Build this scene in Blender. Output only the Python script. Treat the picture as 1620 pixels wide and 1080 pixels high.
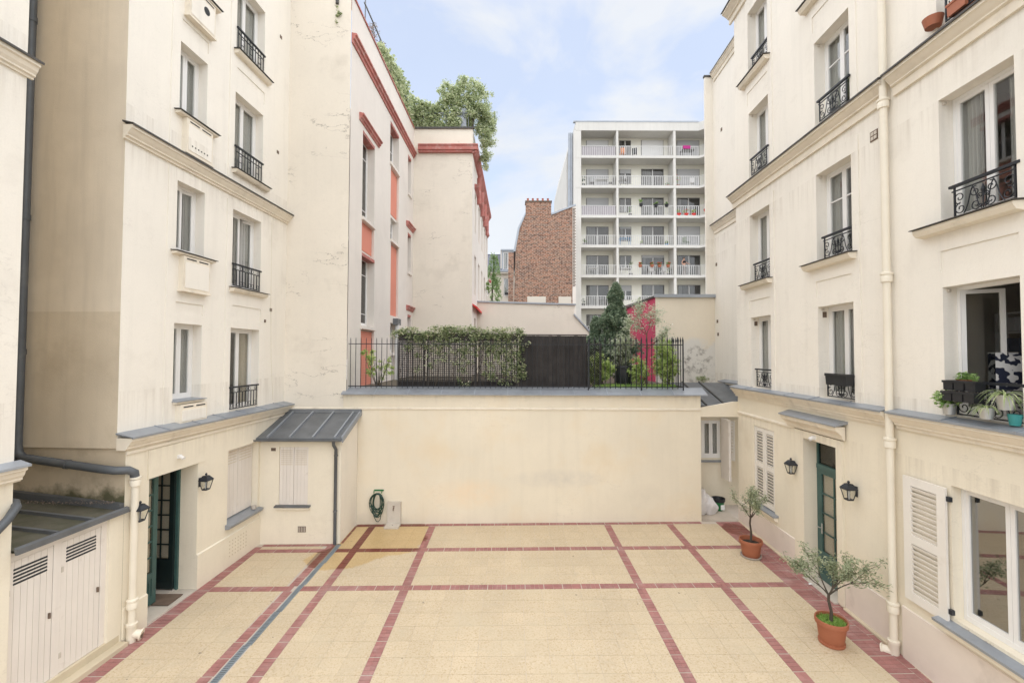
import bpy, bmesh, math, random
import numpy as np
from mathutils import Vector, Matrix

# ------------------------------------------------------------------ camera, sky, sun, exposure
for o in list(bpy.data.objects):
    bpy.data.objects.remove(o, do_unlink=True)
scene = bpy.context.scene
C = scene.collection
R = math.radians
cam_d = bpy.data.cameras.new('camera'); cam = bpy.data.objects.new('camera', cam_d); C.objects.link(cam)
cam_d.sensor_width = 36.0; cam_d.lens = 15.556; cam_d.clip_start = 0.05; cam_d.clip_end = 2000
cam.matrix_world = Matrix.Translation((0, 0, 5.2)) @ Matrix.Rotation(R(90) + math.atan(19 / 700), 4, 'X') @ Matrix.Rotation(0.0035, 4, 'Z')
scene.camera = cam

SUN_EL, SUN_AZ = R(78), R(165)          # azimuth measured from +Y (straight ahead) towards +X (right)
world = bpy.data.worlds.new('World'); scene.world = world; world.use_nodes = True
wn, wl = world.node_tree.nodes, world.node_tree.links
for n in list(wn): wn.remove(n)
w_out = wn.new('ShaderNodeOutputWorld'); w_bg = wn.new('ShaderNodeBackground')
w_sky = wn.new('ShaderNodeTexSky'); w_sky.sky_type = 'NISHITA'; w_sky.sun_disc = False
w_sky.sun_elevation = SUN_EL; w_sky.sun_rotation = SUN_AZ; w_sky.air_density = 1.0; w_sky.dust_density = 2.5; w_sky.ozone_density = 1.5
w_tc = wn.new('ShaderNodeTexCoord'); w_map = wn.new('ShaderNodeMapping'); w_map.inputs['Scale'].default_value = (1.0, 1.0, 1.7)
w_map.inputs['Location'].default_value = (0.35, 0.9, 0.2)
w_no = wn.new('ShaderNodeTexNoise'); w_no.inputs['Scale'].default_value = 3.4; w_no.inputs['Detail'].default_value = 7; w_no.inputs['Roughness'].default_value = 0.52; w_no.inputs['Distortion'].default_value = 0.35
w_rp = wn.new('ShaderNodeValToRGB'); w_rp.color_ramp.elements[0].position = 0.42; w_rp.color_ramp.elements[1].position = 0.56
w_rp.color_ramp.elements[0].color = (0.50, 0.50, 0.50, 1); w_rp.color_ramp.elements[1].color = (0.92, 0.92, 0.92, 1)
w_no2 = wn.new('ShaderNodeTexNoise'); w_no2.inputs['Scale'].default_value = 5.0; w_no2.inputs['Detail'].default_value = 6
w_cl = wn.new('ShaderNodeMix'); w_cl.data_type = 'RGBA'; w_cl.inputs['A'].default_value = (2.7, 2.8, 2.95, 1); w_cl.inputs['B'].default_value = (3.1, 3.15, 3.2, 1)
w_mx = wn.new('ShaderNodeMix'); w_mx.data_type = 'RGBA'
wl.new(w_tc.outputs['Generated'], w_map.inputs['Vector']); wl.new(w_map.outputs[0], w_no.inputs['Vector']); wl.new(w_map.outputs[0], w_no2.inputs['Vector'])
wl.new(w_no.outputs['Fac'], w_rp.inputs[0]); wl.new(w_no2.outputs['Fac'], w_cl.inputs['Factor'])
wl.new(w_rp.outputs[0], w_mx.inputs['Factor']); wl.new(w_sky.outputs[0], w_mx.inputs['A']); wl.new(w_cl.outputs['Result'], w_mx.inputs['B'])
wl.new(w_mx.outputs['Result'], w_bg.inputs[0]); wl.new(w_bg.outputs[0], w_out.inputs[0])
w_bg.inputs[1].default_value = 0.105

sun_d = bpy.data.lights.new('sun', 'SUN'); sun = bpy.data.objects.new('sun', sun_d); C.objects.link(sun)
sun_d.energy = 1.5; sun_d.angle = R(150); sun_d.color = (1.0, 0.975, 0.945)
sdir = Vector((math.sin(SUN_AZ) * math.cos(SUN_EL), math.cos(SUN_AZ) * math.cos(SUN_EL), math.sin(SUN_EL)))
sun.rotation_euler = (-sdir).to_track_quat('-Z', 'Y').to_euler()
sun.location = (0, 0, 40)
vs = scene.view_settings
vs.view_transform = 'Standard'; vs.look = 'None'; vs.gamma = 1.0; vs.exposure = 1.56; vs.use_curve_mapping = False
try:
    scene.cycles.max_bounces = 12; scene.cycles.diffuse_bounces = 6; scene.cycles.transparent_max_bounces = 12
except Exception: pass
rng = np.random.default_rng(7); random.seed(7)

# ------------------------------------------------------------------ materials
MATS = {}
def srgb(r, g, b):
    f = lambda c: (c / 255 / 12.92) if c / 255 <= 0.04045 else ((c / 255 + 0.055) / 1.055) ** 2.4
    return (f(r), f(g), f(b))
def mat(name, col, rough=0.8, var=0.06, scale=1.2, streak=0.0, bump=0.0, bscale=90.0, metal=0.0, spec=0.4,
        dirt=None, dirt_amt=0.0, dirt_scale=0.8, dirt_lo=0.55, rnd=0.0, crack=0.0, stretch=(1, 1, 1), extra=None, grain=0.0):
    """Procedural Principled material. Colour varies with soft noise, vertical streaks, patches of dirt and (rnd) per piece."""
    m = bpy.data.materials.new(name); m.use_nodes = True; nt = m.node_tree; N, L = nt.nodes, nt.links
    b = N['Principled BSDF']; b.inputs['Roughness'].default_value = rough; b.inputs['Metallic'].default_value = metal
    b.inputs['Specular IOR Level'].default_value = spec
    geo = N.new('ShaderNodeNewGeometry'); pos = geo.outputs['Position']
    if stretch != (1, 1, 1):
        vm = N.new('ShaderNodeVectorMath'); vm.operation = 'MULTIPLY'; vm.inputs[1].default_value = stretch; L.new(pos, vm.inputs[0]); pos = vm.outputs[0]
    def noise(sc, detail=5, rough_=0.55, vec=None, mul=None):
        n = N.new('ShaderNodeTexNoise'); n.inputs['Scale'].default_value = sc; n.inputs['Detail'].default_value = detail; n.inputs['Roughness'].default_value = rough_
        v = vec or pos
        if mul:
            q = N.new('ShaderNodeVectorMath'); q.operation = 'MULTIPLY'; q.inputs[1].default_value = mul; L.new(v, q.inputs[0]); v = q.outputs[0]
        L.new(v, n.inputs['Vector']); return n.outputs['Fac']
    def maprange(x, a, b_, c=0.0, d=1.0):
        n = N.new('ShaderNodeMapRange'); n.inputs[1].default_value = a; n.inputs[2].default_value = b_; n.inputs[3].default_value = c; n.inputs[4].default_value = d
        L.new(x, n.inputs[0]); return n.outputs[0]
    def math_(op, a, b_):
        n = N.new('ShaderNodeMath'); n.operation = op
        for i, v in enumerate((a, b_)):
            if isinstance(v, (int, float)): n.inputs[i].default_value = v
            else: L.new(v, n.inputs[i])
        return n.outputs[0]
    def mix(fac, a, b_):
        n = N.new('ShaderNodeMix'); n.data_type = 'RGBA'
        for k, v in (('Factor', fac), ('A', a), ('B', b_)):
            if isinstance(v, (int, float)): n.inputs[k].default_value = v
            elif isinstance(v, tuple): n.inputs[k].default_value = (*v[:3], 1)
            else: L.new(v, n.inputs[k])
        return n.outputs['Result']
    hi = tuple(min(1, c * (1 + var)) for c in col); lo = tuple(c * (1 - var) for c in col)
    c = mix(maprange(noise(scale), 0.3, 0.7), lo, hi)
    if var > 0:
        c = mix(maprange(noise(scale * 9, 3), 0.25, 0.75, 0, 0.35), c, lo)
    if grain > 0:
        c = mix(maprange(noise(42, 3, 0.7), 0.35, 0.65, 0, grain), c, tuple(x * 0.6 for x in col)); c = mix(maprange(noise(9, 6, 0.75), 0.56, 0.72, 0, grain * 1.6), c, tuple(x * 0.66 for x in col))
    if streak > 0:
        s = maprange(noise(1.0, 4, 0.6, mul=(5, 5, 0.35)), 0.5, 0.75, 0, streak)
        c = mix(s, c, tuple(x * 0.72 for x in col))
    if dirt is not None:
        d = maprange(noise(dirt_scale, 7, 0.62), dirt_lo, dirt_lo + 0.2, 0, dirt_amt); c = mix(d, c, dirt)
    if crack > 0:
        a = noise(1.0, 6, 0.6, mul=(0.55, 0.55, 1.5)); a = math_('ABSOLUTE', math_('SUBTRACT', a, 0.5), 0)
        line = maprange(a, 0.0, 0.005, 1, 0); k = maprange(noise(0.55, 2), 0.52, 0.62)
        c = mix(math_('MULTIPLY', math_('MULTIPLY', line, k), crack), c, (0.20, 0.17, 0.14))
    if rnd > 0:
        oi = N.new('ShaderNodeObjectInfo'); v = math_('ADD', oi.outputs['Random'], geo.outputs['Random Per Island']); v = math_('FRACT', v, 0)
        v = maprange(v, 0, 1, 1 - rnd, 1 + rnd); hs = N.new('ShaderNodeHueSaturation'); L.new(v, hs.inputs['Value']); L.new(c, hs.inputs['Color']); c = hs.outputs[0]
    if extra:
        c = extra(dict(N=N, L=L, pos=geo.outputs['Position'], noise=noise, maprange=maprange, math=math_, mix=mix, bsdf=b, geo=geo), c)
    L.new(c, b.inputs['Base Color'])
    if bump > 0:
        bp = N.new('ShaderNodeBump'); bp.inputs['Strength'].default_value = bump; bp.inputs['Distance'].default_value = 0.01
        L.new(noise(bscale, 4), bp.inputs['Height']); L.new(bp.outputs[0], b.inputs['Normal'])
    MATS[name] = m
    return m

def wet_mask(e, cx, cy, rx, ry):
    sp = e['N'].new('ShaderNodeSeparateXYZ'); e['L'].new(e['pos'], sp.inputs[0]); M = e['math']
    a = M('DIVIDE', M('SUBTRACT', sp.outputs[0], cx), rx); b = M('DIVIDE', M('SUBTRACT', sp.outputs[1], cy), ry)
    d = M('SQRT', M('ADD', M('MULTIPLY', a, a), M('MULTIPLY', b, b)), 0)
    d = M('ADD', d, M('MULTIPLY', M('SUBTRACT', e['noise'](1.6, 3), 0.5), 0.7))
    return e['maprange'](d, 0.93, 1.0, 1, 0)
def wet(wetcol_mul):
    def f(e, c):
        m = e['math']('MAXIMUM', wet_mask(e, -3.5, 12.2, 1.35, 1.25), wet_mask(e, -4.15, 11.0, 0.85, 0.6))
        m = e['math']('MAXIMUM', m, e['math']('MULTIPLY', wet_mask(e, 6.25, 12.45, 0.35, 0.42), 0.75))
        dark = e['N'].new('ShaderNodeMix'); dark.data_type = 'RGBA'; dark.blend_type = 'MULTIPLY'; dark.inputs['Factor'].default_value = 1
        e['L'].new(c, dark.inputs['A']); dark.inputs['B'].default_value = (*wetcol_mul, 1)
        c2 = e['mix'](m, c, dark.outputs['Result'])
        e['L'].new(e['maprange'](m, 0, 1, 0.75, 0.28), e['bsdf'].inputs['Roughness'])
        return c2
    return f
def specks(e, c):
    s = e['maprange'](e['noise'](34, 3, 0.75), 0.52, 0.62, 0, 0.62); c = e['mix'](s, c, (0.38, 0.27, 0.14)); s = e['maprange'](e['noise'](3.2, 7, 0.75), 0.50, 0.66, 0, 0.4); c = e['mix'](s, c, (0.44, 0.37, 0.27))
    s = e['maprange'](e['noise'](21, 3, 0.75), 0.55, 0.68, 0, 0.6); c = e['mix'](s, c, (0.62, 0.54, 0.42)); s = e['maprange'](e['noise'](0.8, 4, 0.6), 0.5, 0.7, 0, 0.5); c = e['mix'](s, c, (0.56, 0.48, 0.34))
    s = e['maprange'](e['noise'](7, 2, 0.6), 0.755, 0.765, 0, 0.7); c = e['mix'](s, c, (0.12, 0.10, 0.09))
    return wet((0.93, 0.82, 0.60))(e, c)
def efflor(e, c):
    s = e['maprange'](e['noise'](2.2, 7, 0.7), 0.46, 0.70, 0, 0.55); c = e['mix'](s, c, (0.42, 0.29, 0.27))
    s = e['maprange'](e['noise'](9, 6, 0.75), 0.56, 0.68, 0, 0.5); c = e['mix'](s, c, (0.20, 0.11, 0.10))
    return wet((0.50, 0.25, 0.20))(e, c)

def blot(e, cx, cz, rx, rz, amt):
    sp = e['N'].new('ShaderNodeSeparateXYZ'); e['L'].new(e['pos'], sp.inputs[0]); M = e['math']
    a = M('DIVIDE', M('SUBTRACT', sp.outputs[0], cx), rx); b = M('DIVIDE', M('SUBTRACT', sp.outputs[2], cz), rz); d = M('ADD', M('MULTIPLY', a, a), M('MULTIPLY', b, b))
    return M('MULTIPLY', e['maprange'](d, 0.0, 1.0, amt, 0), e['maprange'](e['noise'](2.5, 6, 0.7), 0.35, 0.65, 0.2, 1.0))
def drips(bands):
    def f(e, c):
        sp = e['N'].new('ShaderNodeSeparateXYZ'); e['L'].new(e['pos'], sp.inputs[0]); M = e['math']; n = e['noise'](1.0, 6, 0.7, mul=(9, 9, 0.35))
        for z0, z1 in bands:
            k = M('MULTIPLY', e['maprange'](sp.outputs[2], z0, z1, 0, 1), M('LESS_THAN', sp.outputs[2], z1)); c = e['mix'](M('MULTIPLY', k, e['maprange'](n, 0.45, 0.68, 0, 0.42)), c, (0.46, 0.40, 0.32))
        return c
    return f
def smears(e, c):
    c = e['mix'](blot(e, 1.3, 1.55, 1.5, 0.30, 0.45), c, (0.50, 0.47, 0.43)); c = e['mix'](blot(e, -1.2, 1.1, 1.3, 0.5, 0.6), c, (0.80, 0.62, 0.42)); c = e['mix'](blot(e, 3.9, 1.0, 0.7, 0.45, 0.3), c, (0.55, 0.50, 0.42))
    c = e['mix'](blot(e, -3.9, 0.25, 1.0, 0.35, 0.5), c, (0.45, 0.40, 0.32)); sp = e['N'].new('ShaderNodeSeparateXYZ'); e['L'].new(e['pos'], sp.inputs[0])
    z = e['math']('ADD', sp.outputs[2], e['math']('MULTIPLY', e['noise'](1.0, 5, 0.65, mul=(6, 6, 0.6)), 1.3)); return e['mix'](e['maprange'](z, 4.55, 4.85, 0, 0.30), c, (0.46, 0.41, 0.33))
mat('cream_upper', (0.83, 0.785, 0.70), 0.9, 0.04, 0.5, 0.20, 0.30, 120, dirt=(0.54, 0.49, 0.42), dirt_amt=0.26, dirt_scale=1.1, dirt_lo=0.57, crack=0.14, grain=0.08, extra=drips(((8.35, 9.05), (9.0, 9.7), (3.5, 4.5))))
mat('cream_trim', (0.77, 0.70, 0.58), 0.85, 0.06, 1.5, 0.25, 0.12, 140, dirt=(0.32, 0.27, 0.22), dirt_amt=0.42, dirt_scale=2.2, dirt_lo=0.55)
mat('cream_ground', (0.80, 0.735, 0.60), 0.85, 0.05, 0.7, 0.16, 0.15, 120, dirt=(0.52, 0.44, 0.32), dirt_amt=0.34, dirt_scale=1.0, dirt_lo=0.56, crack=0.14, grain=0.08, extra=drips(((2.9, 3.55),)))
mat('cream_back', (0.75, 0.68, 0.545), 0.8, 0.05, 0.55, 0.14, 0.14, 100, dirt=(0.72, 0.60, 0.42), dirt_amt=0.6, dirt_scale=0.6, dirt_lo=0.5, extra=smears, grain=0.08, crack=0.12)
mat('chimney_pot', (0.36, 0.12, 0.08), 0.8, 0.15, 3)
mat('brown_stucco', (0.665, 0.575, 0.44), 0.9, 0.12, 0.6, 0.35, 0.4, 70, dirt=(0.44, 0.36, 0.25), dirt_amt=0.5, dirt_scale=0.9, dirt_lo=0.52)
mat('gable_stucco', (0.76, 0.70, 0.60), 0.9, 0.05, 0.5, 0.10, 0.15, 90, dirt=(0.42, 0.37, 0.30), dirt_amt=0.4, dirt_scale=0.7, dirt_lo=0.56, crack=0.9, grain=0.10)
mat('pale_stucco', (0.72, 0.67, 0.61), 0.9, 0.05, 0.5, 0.12, 0.10, 90, dirt=(0.45, 0.41, 0.36), dirt_amt=0.2)
mat('plinth_pink', (0.74, 0.665, 0.59), 0.9, 0.07, 1.2, 0.0, 0.15, 90, dirt=(0.36, 0.30, 0.25), dirt_amt=0.55, dirt_scale=1.1, dirt_lo=0.58)
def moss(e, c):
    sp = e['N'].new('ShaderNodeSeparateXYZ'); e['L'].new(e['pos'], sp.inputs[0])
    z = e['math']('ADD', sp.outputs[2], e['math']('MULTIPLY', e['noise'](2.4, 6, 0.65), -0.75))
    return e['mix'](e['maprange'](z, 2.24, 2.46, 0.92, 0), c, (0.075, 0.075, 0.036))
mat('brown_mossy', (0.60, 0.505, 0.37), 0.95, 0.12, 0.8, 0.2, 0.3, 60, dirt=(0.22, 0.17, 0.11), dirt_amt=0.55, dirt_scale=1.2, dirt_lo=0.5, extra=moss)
def mould(e, c):
    sp = e['N'].new('ShaderNodeSeparateXYZ'); e['L'].new(e['pos'], sp.inputs[0])
    M = e['math']; z = M('ADD', sp.outputs[2], M('MULTIPLY', e['noise'](1.6, 5, 0.6), -1.4))
    c = e['mix'](e['maprange'](z, 4.85, 5.15, 0.8, 0), c, (0.66, 0.645, 0.61))
    a = M('DIVIDE', M('SUBTRACT', sp.outputs[0], 7.15), 0.75); b = M('DIVIDE', M('SUBTRACT', sp.outputs[2], 4.95), 0.62); d = M('ADD', M('MULTIPLY', a, a), M('MULTIPLY', b, b))
    k = e['maprange'](d, 0.1, 1.25, 1, 0); sp2 = e['maprange'](e['noise'](3.6, 9, 0.78), 0.50, 0.62, 0, 0.85)
    c = e['mix'](M('MULTIPLY', k, sp2), c, (0.12, 0.10, 0.085))
    lo = e['maprange'](sp.outputs[2], 4.0, 4.7, 1, 0); return e['mix'](M('MULTIPLY', lo, e['maprange'](e['noise'](3.0, 8, 0.75), 0.48, 0.62, 0, 0.7)), c, (0.16, 0.14, 0.11))
mat('mouldy_cream', (0.76, 0.68, 0.55), 0.9, 0.05, 0.8, 0.05, 0.2, 60, extra=mould)
mat('zinc', (0.31, 0.335, 0.37), 0.42, 0.12, 2.2, 0.0, 0.04, 30, metal=0.35, dirt=(0.16, 0.165, 0.17), dirt_amt=0.5, dirt_scale=1.8)
mat('zinc_pale', (0.36, 0.39, 0.43), 0.45, 0.10, 1.5, metal=0.25, dirt=(0.25, 0.26, 0.27), dirt_amt=0.4)
mat('zinc_dark', (0.15, 0.16, 0.17), 0.5, 0.22, 2.5, 0.0, 0.05, 30, metal=0.3, dirt=(0.20, 0.20, 0.195), dirt_amt=0.45, dirt_scale=2.0)
mat('zinc_mossy', (0.125, 0.118, 0.088), 0.8, 0.25, 1.8, 0.0, 0.2, 40, metal=0.1, dirt=(0.055, 0.06, 0.032), dirt_amt=0.8, dirt_scale=1.7, dirt_lo=0.46)
mat('zinc_line', (0.075, 0.07, 0.065), 0.6, 0.2, 3.0, metal=0.2)
mat('pipe_grey', (0.105, 0.115, 0.125), 0.5, 0.15, 2.5, 0.15, metal=0.2, dirt=(0.20, 0.20, 0.19), dirt_amt=0.4, dirt_scale=3)
mat('iron_black', (0.028, 0.031, 0.036), 0.45, 0.15, 6, metal=0.3, bump=0.05)
mat('lantern_black', (0.03, 0.034, 0.042), 0.4, 0.1, 6, metal=0.2)
mat('white_frame', (0.78, 0.77, 0.75), 0.35, 0.03, 2)
mat('shutter_cream', (0.74, 0.69, 0.63), 0.6, 0.05, 1.2, 0.25, 0.08, 60, dirt=(0.38, 0.31, 0.25), dirt_amt=0.5, dirt_scale=2.4, dirt_lo=0.58)
mat('shutter_white', (0.78, 0.745, 0.685), 0.5, 0.04, 1.5, 0.15, dirt=(0.5, 0.44, 0.36), dirt_amt=0.35, dirt_scale=3, dirt_lo=0.58)
mat('door_green', (0.055, 0.115, 0.105), 0.4, 0.2, 2.5, bump=0.04, dirt=(0.012, 0.02, 0.02), dirt_amt=0.4)
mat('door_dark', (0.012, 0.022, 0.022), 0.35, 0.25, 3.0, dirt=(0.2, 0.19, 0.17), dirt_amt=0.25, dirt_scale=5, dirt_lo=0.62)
mat('room_wall', (0.58, 0.55, 0.51), 0.9, 0.1, 1)
mat('hall_wall', (0.68, 0.59, 0.45), 0.9, 0.06, 1)
mat('curtain', (0.44, 0.43, 0.41), 0.9, 0.06, 3)
mat('curtain_warm', (0.56, 0.49, 0.39), 0.9, 0.06, 3)
mat('tile_yellow', (0.56, 0.465, 0.325), 0.75, 0.07, 0.9, 0.0, 0.14, 160, rnd=0.035, extra=specks)
mat('paver_red', (0.33, 0.15, 0.135), 0.7, 0.12, 1.6, 0.0, 0.12, 90, rnd=0.10, extra=efflor)
mat('mortar', (0.50, 0.44, 0.38), 0.9, 0.1, 3, extra=wet((0.5, 0.4, 0.3)))
mat('concrete', (0.46, 0.40, 0.33), 0.9, 0.12, 2.2, 0.0, 0.2, 60, dirt=(0.28, 0.24, 0.20), dirt_amt=0.5, dirt_scale=2)
mat('stone_sill', (0.56, 0.51, 0.44), 0.8, 0.1, 3, bump=0.1, dirt=(0.34, 0.31, 0.28), dirt_amt=0.4, dirt_scale=3)
mat('kerb_cream', (0.60, 0.52, 0.38), 0.85, 0.1, 2, bump=0.1, dirt=(0.34, 0.28, 0.2), dirt_amt=0.4, dirt_scale=2)
mat('cast_cream', (0.76, 0.70, 0.58), 0.45, 0.04, 2, 0.08, dirt=(0.36, 0.26, 0.16), dirt_amt=0.25, dirt_scale=3, dirt_lo=0.62)
mat('drain_grey', (0.26, 0.31, 0.35), 0.45, 0.15, 3, metal=0.4)
mat('drain_dark', (0.035, 0.038, 0.04), 0.8, 0.1, 3)
mat('vent_brown', (0.16, 0.115, 0.085), 0.8, 0.2, 6)
mat('terracotta', (0.36, 0.125, 0.065), 0.6, 0.10, 3, 0.0, 0.06, 60, dirt=(0.52, 0.36, 0.28), dirt_amt=0.25, dirt_scale=5, dirt_lo=0.6)
mat('saucer', (0.42, 0.37, 0.33), 0.7, 0.15, 5)
mat('soil', (0.045, 0.036, 0.028), 0.95, 0.4, 12, bump=0.6, bscale=40)
mat('bark', (0.085, 0.068, 0.052), 0.9, 0.25, 9, bump=0.5, bscale=45)
mat('bark_red', (0.17, 0.095, 0.07), 0.9, 0.25, 9, bump=0.4, bscale=45)
mat('hose_green', (0.012, 0.05, 0.034), 0.35, 0.3, 6)
mat('sack_white', (0.66, 0.64, 0.63), 0.75, 0.10, 6, bump=0.3, bscale=30, dirt=(0.4, 0.38, 0.36), dirt_amt=0.4, dirt_scale=4)
mat('plastic_black', (0.022, 0.023, 0.026), 0.45, 0.15, 5)
mat('plastic_green', (0.02, 0.16, 0.05), 0.45, 0.15, 5)
mat('salmon_brick', (0.66, 0.24, 0.165), 0.8, 0.07, 1.0, 0.05)
mat('red_moulding', (0.44, 0.15, 0.125), 0.65, 0.18, 1.2, 0.1, dirt=(0.55, 0.42, 0.38), dirt_amt=0.55, dirt_scale=5.0, dirt_lo=0.5)
mat('crimson', (0.58, 0.07, 0.15), 0.8, 0.10, 0.8, 0.35, dirt=(0.42, 0.05, 0.10), dirt_amt=0.5, dirt_scale=1.2)
mat('dark_wood', (0.034, 0.030, 0.028), 0.85, 0.3, 4, bump=0.25, bscale=60, rnd=0.2, dirt=(0.12, 0.10, 0.09), dirt_amt=0.25, dirt_scale=6, dirt_lo=0.62)
mat('white_render', (0.63, 0.615, 0.575), 0.85, 0.05, 0.4, 0.30)
mat('cream_render', (0.78, 0.76, 0.67), 0.85, 0.03, 0.4, 0.05)
mat('white_paint', (0.66, 0.655, 0.64), 0.5, 0.03, 1)
mat('shutter_grey', (0.42, 0.42, 0.42), 0.6, 0.04, 1, stretch=(1, 1, 12))
mat('dark_alu', (0.16, 0.155, 0.15), 0.4, 0.1, 2)
mat('canvas_grey', (0.36, 0.33, 0.35), 0.9, 0.06, 2)
mat('slate', (0.155, 0.165, 0.20), 0.6, 0.2, 2.5, stretch=(1, 1, 3))
mat('far_cream', (0.62, 0.57, 0.49), 0.9, 0.05, 0.8)
mat('flower_pink', (0.72, 0.16, 0.18), 0.7, 0.2, 6)
mat('flower_red', (0.62, 0.05, 0.04), 0.7, 0.2, 6)
mat('blue_plastic', (0.03, 0.20, 0.42), 0.5, 0.1, 3)
mat('orange_cloth', (0.75, 0.30, 0.14), 0.8, 0.1, 3)
mat('magenta_cloth', (0.42, 0.03, 0.20), 0.8, 0.1, 3)
mat('cloth_black', (0.02, 0.02, 0.024), 0.9, 0.1, 5)
mat('trousers', (0.30, 0.27, 0.26), 0.9, 0.1, 5)
mat('skin', (0.50, 0.29, 0.21), 0.6, 0.05, 5)
mat('hair', (0.05, 0.03, 0.02), 0.7, 0.2, 20)
mat('galvanised', (0.50, 0.50, 0.48), 0.35, 0.12, 6, metal=0.5)
mat('ground_grey', (0.22, 0.21, 0.19), 0.95, 0.1, 0.3)
mat('earth', (0.10, 0.085, 0.06), 0.95, 0.3, 3)
mat('turquoise', (0.04, 0.24, 0.23), 0.5, 0.1, 4)
mat('paper', (0.75, 0.75, 0.74), 0.8, 0.03, 8)

def brick_mat():
    m = bpy.data.materials.new('old_brick'); m.use_nodes = True; N, L = m.node_tree.nodes, m.node_tree.links; b = N['Principled BSDF']; b.inputs['Roughness'].default_value = 0.9
    geo = N.new('ShaderNodeNewGeometry'); sp = N.new('ShaderNodeSeparateXYZ'); cb = N.new('ShaderNodeCombineXYZ'); ad = N.new('ShaderNodeMath')
    L.new(geo.outputs['Position'], sp.inputs[0]); L.new(sp.outputs[0], ad.inputs[0]); L.new(sp.outputs[1], ad.inputs[1]); L.new(ad.outputs[0], cb.inputs[0]); L.new(sp.outputs[2], cb.inputs[1])
    br = N.new('ShaderNodeTexBrick'); L.new(cb.outputs[0], br.inputs['Vector']); br.inputs['Scale'].default_value = 1.0
    br.inputs['Brick Width'].default_value = 0.30; br.inputs['Row Height'].default_value = 0.115; br.inputs['Mortar Size'].default_value = 0.016; br.inputs['Bias'].default_value = -0.1
    br.inputs['Color1'].default_value = (0.34, 0.13, 0.065, 1); br.inputs['Color2'].default_value = (0.085, 0.042, 0.032, 1); br.inputs['Mortar'].default_value = (0.40, 0.35, 0.29, 1)
    n = N.new('ShaderNodeTexNoise'); n.inputs['Scale'].default_value = 1.6; n.inputs['Detail'].default_value = 8; n.inputs['Roughness'].default_value = 0.75; L.new(geo.outputs['Position'], n.inputs['Vector'])
    rp = N.new('ShaderNodeMapRange'); rp.inputs[1].default_value = 0.45; rp.inputs[2].default_value = 0.75; rp.inputs[4].default_value = 0.75; L.new(n.outputs['Fac'], rp.inputs[0])
    mx = N.new('ShaderNodeMix'); mx.data_type = 'RGBA'; L.new(rp.outputs[0], mx.inputs['Factor']); L.new(br.outputs['Color'], mx.inputs['A']); mx.inputs['B'].default_value = (0.40, 0.27, 0.19, 1)
    n2 = N.new('ShaderNodeTexNoise'); n2.inputs['Scale'].default_value = 6; n2.inputs['Detail'].default_value = 3; L.new(geo.outputs['Position'], n2.inputs['Vector'])
    rp2 = N.new('ShaderNodeMapRange'); rp2.inputs[1].default_value = 0.52; rp2.inputs[2].default_value = 0.62; rp2.inputs[4].default_value = 0.75; L.new(n2.outputs['Fac'], rp2.inputs[0])
    mx2 = N.new('ShaderNodeMix'); mx2.data_type = 'RGBA'; L.new(rp2.outputs[0], mx2.inputs['Factor']); L.new(mx.outputs['Result'], mx2.inputs['A']); mx2.inputs['B'].default_value = (0.10, 0.05, 0.035, 1)
    L.new(mx2.outputs['Result'], b.inputs['Base Color']); MATS['old_brick'] = m
brick_mat()
def salmon_courses():
    m = MATS['salmon_brick']; N, L = m.node_tree.nodes, m.node_tree.links
    geo = N.new('ShaderNodeNewGeometry'); sp = N.new('ShaderNodeSeparateXYZ'); L.new(geo.outputs['Position'], sp.inputs[0])
    w = N.new('ShaderNodeMath'); w.operation = 'MULTIPLY'; w.inputs[1].default_value = 1 / 0.085; L.new(sp.outputs[2], w.inputs[0])
    f = N.new('ShaderNodeMath'); f.operation = 'FRACT'; L.new(w.outputs[0], f.inputs[0])
    g = N.new('ShaderNodeMapRange'); g.inputs[1].default_value = 0.80; g.inputs[2].default_value = 0.86; g.inputs[4].default_value = 0.45; L.new(f.outputs[0], g.inputs[0])
    b = N['Principled BSDF']; src = b.inputs['Base Color'].links[0].from_socket
    mx = N.new('ShaderNodeMix'); mx.data_type = 'RGBA'; L.new(g.outputs[0], mx.inputs['Factor']); L.new(src, mx.inputs['A']); mx.inputs['B'].default_value = (0.62, 0.36, 0.30, 1); L.new(mx.outputs['Result'], b.inputs['Base Color'])
salmon_courses()
def glass_mat(name, tint, base, gl=0.9):
    m = bpy.data.materials.new(name); m.use_nodes = True; N, L = m.node_tree.nodes, m.node_tree.links
    for n in list(N): N.remove(n)
    o = N.new('ShaderNodeOutputMaterial'); mx = N.new('ShaderNodeMixShader'); t = N.new('ShaderNodeBsdfTransparent'); g = N.new('ShaderNodeBsdfGlossy')
    t.inputs[0].default_value = (*tint, 1); g.inputs[0].default_value = (gl, gl, gl, 1); g.inputs['Roughness'].default_value = 0.015
    ge = N.new('ShaderNodeNewGeometry'); dt = N.new('ShaderNodeVectorMath'); dt.operation = 'DOT_PRODUCT'; L.new(ge.outputs['Normal'], dt.inputs[0]); L.new(ge.outputs['Incoming'], dt.inputs[1])
    def mt(op, a, b_):
        n = N.new('ShaderNodeMath'); n.operation = op
        for i, v in enumerate((a, b_)):
            if isinstance(v, (int, float)): n.inputs[i].default_value = v
            else: L.new(v, n.inputs[i])
        return n
    ad = mt('ADD', mt('MULTIPLY', mt('POWER', mt('SUBTRACT', 1.0, mt('ABSOLUTE', dt.outputs['Value'], 0).outputs[0]).outputs[0], 5.0).outputs[0], 0.9).outputs[0], base); ad.use_clamp = True   # Schlick reflectance, same from both sides
    L.new(ad.outputs[0], mx.inputs[0]); L.new(t.outputs[0], mx.inputs[1]); L.new(g.outputs[0], mx.inputs[2]); L.new(mx.outputs[0], o.inputs[0]); MATS[name] = m
glass_mat('glass', (0.90, 0.91, 0.90), 0.06)
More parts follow.
